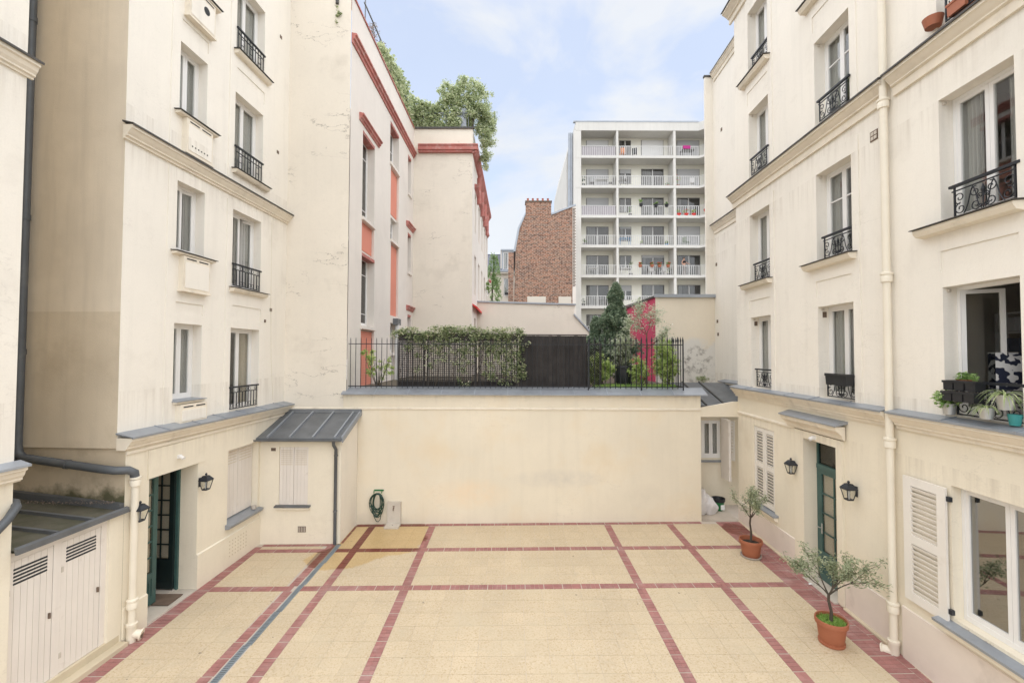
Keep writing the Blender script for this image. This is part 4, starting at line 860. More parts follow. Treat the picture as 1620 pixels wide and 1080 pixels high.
# ------------------------------------------------------------------ right building
RB = Frame('right_building', 'tall cream building on the right with ornate window railings and green door', 'building', (6.50, 8.0, 0), 1.9, sgn=1)
CU, DU, EU = (3.26, 4.26), (0.40, 1.43), (-2.43, -1.39)
RZ = [(4.30, 6.21), (7.16, 9.05), (10.07, 11.93), (12.93, 14.80)]
D = 0.28
rects = [(3.08, 4.40, 4.2, 9.35, 0.018), (0.22, 1.56, 4.2, 9.35, 0.018), (3.08, 4.40, 10, 17, 0.018), (0.22, 1.56, 10, 17, 0.018)]
rects += [(3.29, 4.34, 6.41, 6.68, 0.0), (0.43, 1.48, 6.42, 6.76, 0.0), (-2.43, -1.37, 6.44, 6.76, -0.018), (3.29, 4.34, 12.20, 12.55, 0.0), (0.43, 1.48, 12.2, 12.55, 0.0)]
for u in (CU, DU, EU): rects += [(*u, *z, -D, True) for z in RZ]
RB.part('upper_wall', relief(-5.5, 5.10, 4.1, 17.0, rects), 'cream_upper')
GW = (-2.75, -1.45, 1.37, 3.29); GS = (3.20, 4.20, 1.20, 3.26); GD = (0.90, 1.95, -0.4, 3.34)
RB.part('ground_floor_wall', relief(-5.5, 5.10, -0.5, 4.12, [(0.74, 2.30, -0.5, 3.50, 0.03), (*GD, -0.25, True), (*GS, -0.10, True), (*GW, -0.22, True)]), 'cream_ground')
RB.part('end_wall', MB().quad((5.10, 0, -0.5), (5.10, -6, -0.5), (5.10, -6, 17), (5.10, 0, 17)), 'cream_upper')
for a, b, z in ((2.31, 5.10, 0.93), (-0.40, 0.735, 0.97), (-5.5, -0.57, 1.06)): RB.part('plinth', MB().extrude([(0.001, -0.5), (0.022, -0.5), (0.022, z), (0.001, z + 0.015)], a, b), 'plinth_pink')
RB.part('base_strip', MB().extrude([(0.022, -0.5), (0.07, -0.5), (0.07, 0.275), (0.022, 0.30)], -0.40, 0.735), 'kerb_cream'); RB.part('base_strip', MB().extrude([(0.022, -0.5), (0.07, -0.5), (0.07, 0.33), (0.022, 0.36)], 2.31, 5.10), 'kerb_cream')
RB.part('base_strip', MB().extrude([(0.022, -0.5), (0.07, -0.5), (0.07, 0.20), (0.022, 0.23)], -5.5, -0.57), 'kerb_cream')
RB.part('moulding', MB().extrude([(0.001, 3.47), (0.03, 3.48), (0.03, 3.52), (0.001, 3.55)], 2.31, 5.10), 'cream_trim')
cornice(RB, -0.42, 5.16, 4.30, 0.22, 0.26, 0.065, pieces=6); cornice(RB, -5.5, -0.56, 4.30, 0.22, 0.26, 0.065, pieces=5)
cornice(RB, -0.52, 5.22, 10.06, 0.23, 0.36, 0.13, metal='zinc_line'); cornice(RB, -5.5, -0.62, 10.06, 0.23, 0.36, 0.13, metal='zinc_line')
cornice(RB, -5.5, 5.3, 15.75, 0.30, 0.36, 0.12, metal='zinc_line')
cur = {'C': ['full', 'full', 'full', 'full'], 'D': ['full', 'sides', 'sides', 'full'], 'E': [None, 'sides', 'full', 'full']}
for cn, u in (('C', CU), ('D', DU), ('E', EU)):
    for k, z in enumerate(RZ):
        bars = (z[0] + 1.25,) if (cn == 'D' and k in (1, 2)) else ()
        op = {1: R(62), 0: R(-100)} if (cn == 'E' and k == 0) else None
        wdw = window(RB, *u, *z, D - 0.075, curtains=cur[cn][k], bars=bars, open_=op, room='room_wall', room_e=1.25 if (cn == 'E' and k == 0) else 0.35)
        if k in (1, 3): sill(RB, u[0] - 0.13, u[1] + 0.33, z[0] - 0.015, 0.19, 0.13, 'line')
        if not (cn == 'E' and k == 0): rail_scroll(RB, u[0] + 0.02, u[1] - 0.20, z[0] + 0.04, z[0] + 0.50, -0.01 if k in (1, 3) else (0.05 if k == 2 else -0.03))
        if k == 0 and cn in 'CD': RB.part('air_vent', MB().box(u[1] - 0.01, u[1], -0.16, -0.08, z[1] - 0.22, z[1] - 0.10), 'vent_brown')
        RB.part('hinge_pin', MB().box(u[1] - 0.03, u[1], -0.10, -0.06, z[1] - 0.07, z[1] - 0.03), 'stone_sill')
er = rail_scroll(RB, EU[0] - 0.02, EU[1] - 0.16, RZ[0][0] + 0.04, RZ[0][0] + 0.52, -0.02)
# ground-floor window with closed louvred shutters
for a, b in ((3.21, 3.695), (3.705, 4.19)): louvre(RB, a, b, 1.24, 3.25, -0.05, 2, material='shutter_white', stile=0.075, rail=0.11, pitch=0.078)
RB.part('window_back', MB().box(3.20, 4.20, -0.13, -0.10, 1.20, 3.26), 'dark_alu')
s_ = RB.part('sill', MB().extrude([(-0.1, 1.16), (0.10, 1.15), (0.10, 1.09), (0.02, 1.05), (-0.1, 1.05)], 3.06, 4.30), 'cream_ground'); RB.part('flashing', MB().extrude([(-0.1, 1.235), (0.13, 1.185), (0.13, 1.16), (-0.1, 1.165)], 3.04, 4.32), 'zinc', s_)
# door with transom, surround and canopy
RB.part('door_surround', MB().box(0.74, 0.90, 0.031, 0.055, 0.3, 3.50).box(1.95, 2.30, 0.031, 0.05, 0.3, 3.50).box(0.90, 1.95, 0.031, 0.052, 3.34, 3.50), 'cream_ground')
cp = RB.part('door_canopy', MB().extrude([(0.03, 3.52), (0.07, 3.53), (0.10, 3.62), (0.20, 3.70), (0.22, 3.76), (0.22, 3.79), (0.03, 3.79)], 0.66, 2.52), 'cream_trim')
for a, b in ((0.62, 1.58), (1.59, 2.56)): RB.part('zinc_sheet', MB().extrude([(0.0, 3.90), (0.25, 3.815), (0.25, 3.79), (0.0, 3.85)], a, b), 'zinc', cp)
RB.part('security_light', MB().box(1.50, 1.58, 0.05, 0.10, 3.38, 3.46).tube([(1.54, 0.10, 3.42), (1.54, 0.17, 3.38)], 0.04, 10), 'white_frame')
RB.part('door_frame', MB().box(0.902, 0.95, -0.30, -0.24, 0.27, 3.338).box(1.90, 1.948, -0.30, -0.24, 0.27, 3.338).box(0.95, 1.90, -0.30, -0.24, 3.29, 3.338).box(0.95, 1.90, -0.31, -0.20, 2.70, 2.80), 'door_green')
RB.part('transom_pane', MB().box(0.95, 1.90, -0.275, -0.27, 2.80, 3.29), 'glass_dark')
dl = glazed_leaf(RB, 'door_leaf', 0.95, 2.40, 4, 2, 'door_green'); dl.location = (0.95, -0.24, 0.29)
RB.part('door_handle', MB().box(0.13 - 0.10, 0.13 - 0.065, 0, 0.008, 1.0, 1.22).tube([(0.045, 0.008, 1.13), (0.045, 0.05, 1.13), (0.14, 0.05, 1.13)], 0.010, 8), 'galvanised', dl, flat=True).location = (0.80, 0, 0)
RB.part('threshold', MB().box(0.902, 1.948, -0.46, 0.12, -0.2, 0.285), 'stone_sill')
rh = MB(); u0, u1, z1 = 0.6, 2.3, 3.36
DD = -0.32
rh.quad((u0, -2.6, 0.28), (u1, -2.6, 0.28), (u1, -2.6, z1), (u0, -2.6, z1)).quad((u0, DD, 0.28), (u0, -2.6, 0.28), (u0, -2.6, z1), (u0, DD, z1)).quad((u1, DD, 0.28), (u1, -2.6, 0.28), (u1, -2.6, z1), (u1, DD, z1)).quad((u0, DD, z1), (u1, DD, z1), (u1, -2.6, z1), (u0, -2.6, z1)).quad((u0, DD, 0.28), (u1, DD, 0.28), (u1, -2.6, 0.28), (u0, -2.6, 0.28))
RB.part('entrance_hall', rh, 'hall_wall')
# large ground-floor window with one louvred shutter folded back
window(RB, *GW, 0.14, curtains=None, glass='glass_reflecting')
louvre(RB, -1.42, -0.69, 1.27, 3.24, 0.03, 2, material='shutter_white', stile=0.14, rail=0.14, pitch=0.074)
for z in (1.42, 3.05): RB.part('hinge', MB().box(-1.47, -1.42, 0.0, 0.05, z, z + 0.07), 'lantern_black')
s_ = RB.part('sill', MB().extrude([(-0.15, 1.28), (0.13, 1.25), (0.13, 1.18), (0.05, 1.13), (-0.1, 1.13)], -5.2, -1.30), 'cream_ground'); RB.part('flashing', MB().extrude([(-0.20, 1.37), (0.16, 1.285), (0.16, 1.25), (-0.2, 1.28)], -5.2, -1.27), 'zinc', s_)
cast_pipe(RB, -0.49, 0.10, 0.10, 17, [9.55, 6.55, 3.75, 1.02], (0.75, 0.65))
RB.part('air_vent', MB().box(-0.24, -0.07, 0, 0.012, 9.04, 9.22), 'vent_brown')
for i in range(2):
    for j in range(2): RB.part('vent_block', MB().box(-0.225 + i * 0.075, -0.165 + i * 0.075, 0.012, 0.018, 9.06 + j * 0.08, 9.12 + j * 0.08), 'stone_sill')

# next building beyond, set back behind the corner
B2 = Frame('set_back_building', 'narrow cream building set back beyond the right building corner', 'building', (7.84, 15.5, 0), 1.9, sgn=1)
B2.part('wall', relief(-2.6, 1.80, 3.4, 16.3, []), 'cream_upper')
cornice(B2, -2.6, 1.6, 16.3, 0.18, 0.35, 0.08, metal='zinc'); cornice(B2, -2.6, 1.62, 10.30, 0.2, 0.34, 0.10, metal='zinc_line'); cornice(B2, -2.6, 0.9, 4.28, 0.25, 0.22, 0.08)
B2.part('end_pier', MB().box(1.72, 1.80, -0.2, 0.31, 3.4, 16.15), 'cream_upper'); B2.part('pier_cap', MB().box(1.69, 1.82, -0.2, 0.34, 16.15, 16.22), 'zinc_line')
for u, z in ((0.9, 13.6), (1.45, 8.6), (1.4, 6.4), (1.35, 5.9)): B2.part('air_vent', MB().box(u, u + 0.12, 0, 0.012, z, z + 0.12), 'vent_brown')

# house with crimson flank behind the terrace
PH = Frame('crimson_house', 'low house with crimson side wall and mould stained cream front', 'house', (0, 17.2, 0))
PH.part('front_wall', relief(5.58, 8.1, 3.4, 7.42, []), 'mouldy_cream')
PH.part('side_wall', MB().poly([(5.58, 0, 3.4), (5.58, -5.0, 3.4), (5.58, -5.0, 7.52), (5.58, 0, 7.42)]), 'crimson')
PH.part('roof_sheet', MB().poly([(5.53, 0.08, 7.47), (8.1, 0.08, 7.43), (8.1, -5.1, 7.60), (5.53, -5.1, 7.57)]), 'zinc_pale')
PH.part('eaves', MB().extrude([(0.10, 7.52), (0.10, 7.40), (0.0, 7.40), (0.0, 7.52)], 5.53, 8.1), 'zinc_pale'); PH.part('verge_board', MB().prism([(5.53, 7.40), (5.57, 7.40), (5.57, 7.47), (5.53, 7.47)], -5.1, -0.001), 'zinc_line')
leaf_mesh('wall_weed', clumps((7.25, 16.9, 4.25), (0.28, 0.15, 0.14), 20, 24, 0.09), 0.05, 'leaf_vine', None); w_ = bpy.data.objects['wall_weed']; tag(w_, 'small green weed at the foot of the mouldy wall', 'weed', kind='stuff')

# ------------------------------------------------------------------ building with red mouldings behind the terrace
SB = Frame('red_trim_building', 'pale building with red cornices, salmon brick panels and planted roof', 'building', (-4.88, 13.12, 0), 0.7)
S_H = 16.05
col1 = [(1.08, 2.28, 9.62, 12.45), (1.10, 2.40, 6.08, 8.46)]; col2 = [(4.12, 5.40, 12.74, 14.38), (4.28, 5.45, 9.72, 10.69), (4.4, 5.5, 5.2, 6.4)]; col3 = [(6.95, 7.55, 12.55, 14.33), (7.02, 7.66, 8.93, 10.75), (7.12, 7.75, 5.4, 6.98)]
wins = col1 + col2 + col3
SB.part('facade', relief(0, 8.05, 3.4, S_H, [(1.08, 2.30, 8.46, 9.62, -0.10), (1.10, 2.42, 3.4, 6.08, -0.10), (4.25, 5.42, 10.69, 12.74, -0.10), (4.36, 5.48, 6.7, 9.72, -0.10)] + [(*w[:2], w[2], w[3], -0.32, True) for w in wins]), 'pale_stucco')
for a, b, c, d in ((1.08, 2.30, 8.58, 9.50), (1.10, 2.42, 3.9, 5.92), (4.25, 5.42, 10.80, 12.62), (4.36, 5.48, 6.7, 9.58)): SB.part('brick_panel', MB().box(a, b, -0.099, -0.085, c, d), 'salmon_brick')
for a, b, c, d in wins:
    window(SB, a, b, c, d, 0.25, curtains=None, bars=(c + 0.45, d - 0.6) if d - c > 2 else ((c + d) / 2,), glass='glass_dark')
    SB.part('sill', MB().extrude([(-0.30, c + 0.05), (0.06, c + 0.0), (0.06, c - 0.10), (0, c - 0.12), (-0.3, c - 0.12)], a - 0.03, b + 0.03), 'pale_stucco')
    if d - c > 1.5: SB.part('lintel', MB().box(a, b, -0.30, -0.005, d - 0.10, d - 0.002), 'red_moulding')
def hood(fr, a, b, z): return fr.part('window_hood', MB().extrude([(0, z), (0.03, z), (0.05, z + 0.06), (0.09, z + 0.08), (0.10, z + 0.14), (0.15, z + 0.17), (0.15, z + 0.21), (0, z + 0.24)], a, b), 'red_moulding')
hood(SB, 0.72, 2.70, 12.60); hood(SB, 6.70, 8.02, 10.95); hood(SB, 6.85, 8.02, 7.15)
def red_cornice(fr, a, b, z): return fr.part('red_cornice', MB().extrude([(0, z), (0.04, z), (0.05, z + 0.10), (0.10, z + 0.12), (0.11, z + 0.20), (0.16, z + 0.22), (0.16, z + 0.27), (0.0, z + 0.30)], a, b), 'red_moulding')
red_cornice(SB, 0.0, 8.0, 14.58)
SB.part('parapet_coping', MB().box(-0.02, 8.0, -0.25, 0.04, S_H, S_H + 0.05), 'red_moulding')
SB.part('drainpipe', MB().tube([(4.95, 0.12, 6.4), (4.95, 0.12, 4.0)], 0.09, 10), 'white_paint', smooth=True)
SB.part('gully_head', MB().box(4.75, 5.25, 0.0, 0.20, 6.35, 6.6), 'zinc_dark')
# wing that faces the courtyard, and its receding flank
SB.part('wing_wall', MB().quad((8.05, 0, 3.4), (8.05, 2.85, 3.4), (8.05, 2.85, S_H), (8.05, 0, S_H)), 'gable_stucco')
SB.part('wing_coping', MB().box(7.98, 8.1, 0.052, 2.92, S_H, S_H + 0.08), 'zinc_line')
SB.part('wing_cornice', MB().box(7.90, 8.05, 0.24, 3.05, 14.86, 14.96).box(7.84, 8.05, 0.24, 3.10, 14.96, 15.16).box(7.80, 8.05, 0.24, 3.12, 15.16, 15.22), 'red_moulding')
SB.part('flank_wall', relief(8.05, 19, 3.4, S_H, [(9.2 + 2.1 * k, 10.1 + 2.1 * k, z, z + 2.0, 2.55) for k in range(5) for z in (5.0, 8.2, 11.4)], base=2.85), 'pale_stucco')
SB.sub(2.85).part('flank_cornice', MB().extrude([(0, 14.8), (0.1, 14.85), (0.26, 15.1), (0.26, 15.22), (0, 15.26)], 7.9, 19), 'red_moulding')
for k in range(5): hood(SB.sub(2.85), 9.0 + 2.1 * k, 10.3 + 2.1 * k, 13.5)
SB.sub(2.85).part('awning', MB().extrude([(0, 7.62), (0.25, 7.45), (0.25, 7.35), (0, 7.52)], 8.3, 18.5), 'flower_red')
for k in range(4): SB.sub(2.85).part('hood_bracket', MB().tube([(10.5 + 2.1 * k, 0.1, 13.2), (10.5 + 2.1 * k, 0.1, 14.6)], 0.12, 8), 'red_moulding')
# roof railing
SB.part('roof_railing', MB().box(1.5, 8.2, -0.18, -0.14, 17.0, 17.04).box(8.2, 8.24, -0.18, 2.7, 16.9, 16.94), 'zinc_dark')
for k in range(9): SB.part('railing_post', MB().box(1.6 + k * 0.8, 1.63 + k * 0.8, -0.18, -0.15, S_H + 0.05, 17.05 if k else 17.7), 'zinc_dark')
for k in range(3): SB.part('railing_post', MB().box(8.2, 8.23, 0.4 + k * 1.1, 0.43 + k * 1.1, S_H + 0.05, 16.95), 'zinc_dark')
SB.part('louvre_screen', MB().ring(8.15, 8.18, 1.85, 2.4, S_H, 17.3, 0.01) if False else MB().box(8.30, 8.33, 1.9, 2.5, S_H, 17.2), 'zinc')

# plain gable wall that closes the left building's end
GW_ = Frame('gable_wall', 'blank cracked cream gable wall rising behind the lean-to', 'wall', (0, 13.08, 0))
GW_.part('wall_face', relief(-7.05, -4.882, 3.3, 17.6, []), 'gable_stucco')
GW_.part('rain_stain_pipe', MB().tube([(-5.32, 0.03, 17.5), (-5.30, 0.03, 15.7)], 0.05, 8), 'zinc_line')
gp = leaf_mesh('gable_plant', clumps((-5.28, 13.02, 15.35), (0.10, 0.05, 0.25), 10, 20, 0.06), 0.05, 'leaf_vine'); tag(gp, 'tuft of green growing from a crack high on the gable wall', 'plant')

# beige boundary wall with zinc coping
BG = Frame('boundary_wall', 'plain beige wall behind the terrace with its coping stepping down', 'wall', (0, 24, 0))
BG.part('wall_face', MB().prism([(-2.3, 3.0), (4.2, 3.0), (4.2, 6.3), (3.36, 7.30), (3.44, 7.83), (-2.3, 7.98)], -0.2, 0), 'gable_stucco')
BG.part('coping', MB().prism([(-2.3, 7.985), (3.46, 7.835), (3.46, 7.91), (-2.3, 8.06)], -0.28, 0.08), 'zinc_pale'); BG.part('coping', MB().prism([(3.34, 7.30), (4.3, 6.26), (4.34, 6.33), (3.36, 7.38)], -0.28, 0.08), 'zinc_pale')

# ------------------------------------------------------------------ old brick building with chimney
BR = Frame('brick_building', 'old bare brick gable with a broad chimney stack', 'building', (0, 38, 0))
BR.part('gable_wall', MB().prism([(0.10, 0), (0.15, 9.5), (0.28, 14.1), (0.62, 15.95), (1.16, 17.25), (3.36, 17.18), (5.20, 17.90), (5.20, 0)], -9, 0), 'old_brick')
BR.part('edge_masonry', MB().box(5.20, 5.50, -9, 0.02, 0, 17.95), 'pale_stucco')
for k in range(56): BR.part('toothing_brick', MB().box(5.22, 5.40 + 0.08 * (k % 2), 0.02, 0.05, 11.0 + k * 0.122, 11.06 + k * 0.122), 'vent_brown')
ch = BR.part('chimney', MB().box(1.16, 3.36, -0.9, 0.01, 17.0, 18.32), 'old_brick'); BR.part('chimney_cap', MB().box(1.10, 3.42, -0.95, 0.07, 18.32, 18.42), 'vent_brown', ch)
for x in (1.35, 1.78, 2.2, 2.65, 3.1): BR.part('chimney_pot', MB().lathe([(0.10, 18.42), (0.11, 18.5), (0.085, 18.68), (0.10, 18.72), (0.09, 18.76)], x, -0.4, 10), 'chimney_pot', ch)
BR.part('roof_edge', MB().prism([(0.10, 14.0), (0.27, 14.0), (0.61, 15.95), (1.15, 17.25), (1.15, 17.45), (0.46, 16.05)], -9, 0.06), 'zinc_pale')
BR.part('roof_coping', MB().prism([(3.36, 17.18), (5.48, 18.0), (5.48, 18.14), (3.36, 17.34)], -9, 0.08), 'zinc_pale')
BR.part('side_pilaster', MB().box(-0.35, 0.12, -9, 0.05, 0, 13.9), 'old_brick')
for a, b in ((1.3, 2.9), (4.0, 5.1)): BR.part('blocked_opening', MB().box(a, b, 0.0, 0.03, 8.6, 10.1), 'far_cream')

# ------------------------------------------------------------------ far mansard building
FM = Frame('mansard_building', 'distant cream building with slate mansard roof and one dormer', 'building', (0, 55, 0))
FM.part('facade', relief(-8, 2.5, 0, 15.1, [(-1.08, 0.10, 12.35, 14.60, -0.2, True), (-4.2, -3.0, 12.35, 14.6, -0.2, True), (-1.08, 0.10, 8.4, 10.8, -0.2, True)]), 'far_cream')
for a in (-1.08, -4.2): window(FM, a, a + 1.18, 12.35, 14.60, 0.1, curtains='sides')
window(FM, -1.08, 0.10, 8.4, 10.8, 0.1, curtains='sides')
FM.part('cornice', MB().box(-8, 2.5, 0, 0.4, 15.1, 15.45), 'far_cream'); FM.part('gutter', MB().box(-8, 2.5, 0.4, 0.5, 15.3, 15.5), 'zinc')
FM.part('roof_slope', MB().poly([(-8, 0.1, 15.45), (2.5, 0.1, 15.45), (2.5, -1.4, 17.9), (-8, -1.4, 17.9)]), 'slate'); FM.part('roof_top', MB().poly([(-8, -1.3, 17.88), (2.5, -1.3, 17.88), (2.5, -5, 18.9), (-8, -5, 18.9)]), 'zinc_pale')
dm = FM.part('dormer', MB().ring(-1.28, 0.2, -1.3, 0.05, 15.5, 18.05, 0.12), 'zinc_pale'); w_ = window(FM.sub(-0.05), -1.14, 0.06, 15.6, 17.9, 0.0, curtains='sides')
FM.part('dormer_roof', MB().box(-1.4, 0.32, -1.6, 0.15, 18.05, 18.2), 'zinc_pale', dm)
FM.part('window_box', MB().box(-0.9, -0.05, 0.05, 0.3, 12.5, 12.75), 'plastic_black')

# ------------------------------------------------------------------ white apartment block
WB = Frame('apartment_block', 'white modern apartment block with rows of recessed balconies', 'building', (0, 41, 0))
FL = [23.70, 20.87, 18.06, 15.26, 12.46, 9.58, 6.75]; TOP = 26.95; PX = [(6.15, 6.42), (9.72, 9.92), (15.07, 15.30)]; DB = 1.55
def slab(z0, z1, name, m='white_render'):
    pts = [(5.9, 0.0), (17.45, 0.0), (18.6, 1.15), (22, 1.15), (22, -DB - 0.1), (5.9, -DB - 0.1)]; q = MB(); n = len(pts); i = len(q.v)
    q.v += [(x, y, z0) for x, y in pts] + [(x, y, z1) for x, y in pts]; q.f += [tuple(range(n)), tuple(range(2 * n - 1, n - 1, -1))] + [(k, (k + 1) % n, n + (k + 1) % n, n + k) for k in range(n)]
    return WB.part(name, q, m)
slab(26.15, TOP, 'roof_slab')
for z in FL: slab(z - 0.16, z + 0.07, 'balcony_slab')
WB.part('left_pier', MB().box(5.75, 6.42, -DB - 8, 0.0 - 0.01, 0, 26.14), 'white_render')
WB.part('left_flank', MB().prism([(5.2, 0), (5.74, 0), (5.74, 26.6), (5.2, 24.2)], -14, -1.2), 'white_render')
for x0, x1 in PX[1:]: WB.part('fin_wall', MB().box(x0, x1, -DB, -0.02, 0, 26.14), 'white_render')
WB.part('back_wall', MB().quad((6.4, -DB, 0), (22, -DB, 0), (22, -DB, 26.2), (6.4, -DB, 26.2)), 'cream_render')
WB.part('parapet', MB().box(5.7, 17.5, -0.3, 0.03, TOP, TOP + 0.12), 'zinc_pale')
WB.part('side_wing', MB().box(18.7, 22, -1.4, 1.1, 0, 26.14), 'white_render')
for x in (5.45, 5.62): WB.part('flue_pipe', MB().tube([(x - 0.1, -1.0, 18.2), (x, -0.9, 19.2), (x + 0.02, -0.9, 26.3)], 0.16, 10), 'zinc_pale', smooth=True)
def wb_window(u0, u1, z0, z1, shut=0.0, smat='shutter_grey', dark=False):
    o = -DB
    f_ = WB.part('window', MB().ring(u0, u1, o, o + 0.05, z0, z1, 0.06), 'dark_alu'); mid = (u0 + u1) / 2
    WB.part('mullion', MB().box(mid - 0.04, mid + 0.04, o + 0.002, o + 0.06, z0 + 0.06, z1 - 0.06), 'white_paint', f_)
    for a, b in ((u0 + 0.06, mid - 0.04), (mid + 0.04, u1 - 0.06)): WB.part('pane', MB().box(a, b, o + 0.03, o + 0.036, z0 + 0.06, z1 - 0.06), 'glass_far', f_)
    WB.part('room', MB().quad((u0, o + 0.004, z0), (u1, o + 0.004, z0), (u1, o + 0.004, z1), (u0, o + 0.004, z1)), 'dark_alu', f_)
    if not dark and shut < 0.5: curtain(WB, f_, u0 + 0.1, u0 + 0.1 + (u1 - u0) * random.uniform(0.1, 0.55), z0 + 0.06, z1 - 0.06, o + 0.018, 'shutter_grey', 4, 0.006)
    if shut > 0: WB.part('roller_shutter', MB().box(u0 + 0.04, u1 - 0.04, o + 0.05, o + 0.075, z1 - (z1 - z0) * shut, z1 - 0.02), smat, f_)
plan = [dict(s1=.45, m1='white_paint', s2=1, m2='white_paint', s3=.75), dict(s1=.75, s2=0, s3=.9), dict(s1=.8, s2=0, s3=0), dict(s1=0, s2=0.0, s3=.85), dict(s1=0, s2=.12, s3=0, d3=1), dict(s1=0, s2=0, s3=0), dict(s1=0, s2=0, s3=0)]
def balustrade(u0, u1, z, o, step=0.17, diag=None):
    m = MB(); m.box(u0, u1, o - 0.02, o + 0.02, z + 0.98, z + 1.02); m.box(u0, u1, o - 0.015, o + 0.015, z + 0.10, z + 0.13); x = u0 + 0.05
    while x < u1: m.box(x - 0.019, x + 0.019, o - 0.015, o + 0.015, z + 0.07, z + 0.98); x += step
    return WB.part('balcony_railing', m, 'white_paint')
for r, z in enumerate(FL):
    p = plan[r]; zf = z + 0.07
    wb_window(7.15, 9.30, zf, zf + 2.15, p['s1'], p.get('m1', 'shutter_grey')); wb_window(10.36, 11.50, zf + 0.75, zf + 2.15, (0, 0.3, 0, 0.15, 0, 0.4, 0)[r])
    wb_window(12.50, 14.66, zf + (0.0 if r != 5 else 0.8), zf + 2.2, p['s2'], p.get('m2', 'shutter_grey')); wb_window(15.95, 18.15, zf + (0 if r != 5 else 0.8), zf + 2.2, p['s3'], dark=p.get('d3', 0))
    balustrade(6.45, 9.70, z, -0.10); balustrade(9.95, 15.05, z, -0.10); balustrade(15.32, 17.42, z, -0.10)
    q = MB()
    for k in range(10): t = k / 9; q.box(17.45 + t * 1.1 - 0.011, 17.45 + t * 1.1 + 0.011, -0.08 + t * 1.1 - 0.011, -0.08 + t * 1.1 + 0.011, z + 0.07, z + 0.98)
    q.tube([(17.42, -0.1, z + 1.0), (18.6, 1.05, z + 1.0)], 0.02, 4); WB.part('balcony_railing', q, 'white_paint')
    if r in (0, 2): WB.part('privacy_canvas', MB().box(6.47, 9.68, -0.135, -0.125, z + 0.12, z + 0.98), 'canvas_grey')

# ------------------------------------------------------------------ wall lanterns
def lantern(fr_loc, ang, sgn, u, z, label):
    a = R(ang); d = Vector((math.sin(a), math.cos(a), 0)); n = Vector((d.y, -d.x, 0)) * (1 if sgn < 0 else -1)
    loc = Vector(fr_loc) + d * u + n * 0.15; loc.z = z
    t = thing('wall_lantern', label, 'lantern', loc, R(90 - ang), 'black wall lanterns beside the doors'); s = sgn; t.scale = (0.88, 0.88, 0.88)
    t4 = math.pi / 4
    def sq(r, zz): return [(r * math.cos(t4 + k * math.pi / 2), r * math.sin(t4 + k * math.pi / 2), zz) for k in range(4)]
    def loft(rs):
        m = MB(); 
        for r, zz in rs: m.v += sq(r, zz)
        for k in range(len(rs) - 1):
            for q in range(4): m.f.append((k * 4 + q, k * 4 + (q + 1) % 4, k * 4 + 4 + (q + 1) % 4, k * 4 + 4 + q))
        m.f += [(3, 2, 1, 0), tuple(4 * (len(rs) - 1) + q for q in range(4))]; return m
    body = MB(); lo, hi = sq(0.082, -0.17), sq(0.145, 0.045)
    for p, q in zip(lo, hi): body.tube([p, q], 0.0095, 5)
    for ring in (lo, hi):
        for k in range(4): body.tube([ring[k], ring[(k + 1) % 4]], 0.010, 5)
    body.build('cage', 'lantern_black', t)
    for k in range(4): i = MB().quad(lo[k], lo[(k + 1) % 4], hi[(k + 1) % 4], hi[k]).build('pane', 'glass', t)
    loft([(0.16, 0.045), (0.165, 0.06), (0.10, 0.125), (0.085, 0.135), (0.085, 0.15), (0.045, 0.165)]).build('roof', 'lantern_black', t)
    MB().lathe([(0.012, 0.16), (0.022, 0.18), (0.03, 0.195), (0.022, 0.21), (0.004, 0.225)], 0, 0, 8).build('finial', 'lantern_black', t)
    loft([(0.085, -0.19), (0.09, -0.17)]).build('base', 'lantern_black', t)
    MB().tube([(0, 0, -0.17), (0, 0, -0.06)], 0.018, 8).tube([(0, 0, -0.06), (0, 0, -0.03), (0, 0, 0.01)], [0.018, 0.03, 0.012], 8).build('bulb', 'white_paint', t)
    y = -s * 0.17 if s > 0 else 0.17
    MB().tube([(0, 0, 0.16), (0, y * 0.5, 0.14), (0, y * 0.95, 0.06), (0, y * 0.97, -0.02)], 0.011, 6).box(-0.03, 0.03, min(y * 0.93, y), max(y * 0.93, y), -0.12, 0.1).build('bracket', 'lantern_black', t)
LL, RL = ((-6.84, 8.0, 0), 2.75, -1), ((6.5, 8.0, 0), 1.9, 1)
lantern(*LL, 0.055, 2.33, 'black wall lantern left of the open green door, beside the cream downpipe')
lantern(*LL, 1.665, 2.40, 'black wall lantern between the open green door and the shuttered window')
lantern(*RL, 2.25, 2.63, 'black wall lantern between the louvred shutters and the closed green door')
lantern(*RL, 0.42, 2.63, 'black wall lantern between the closed green door and the cream downpipe')

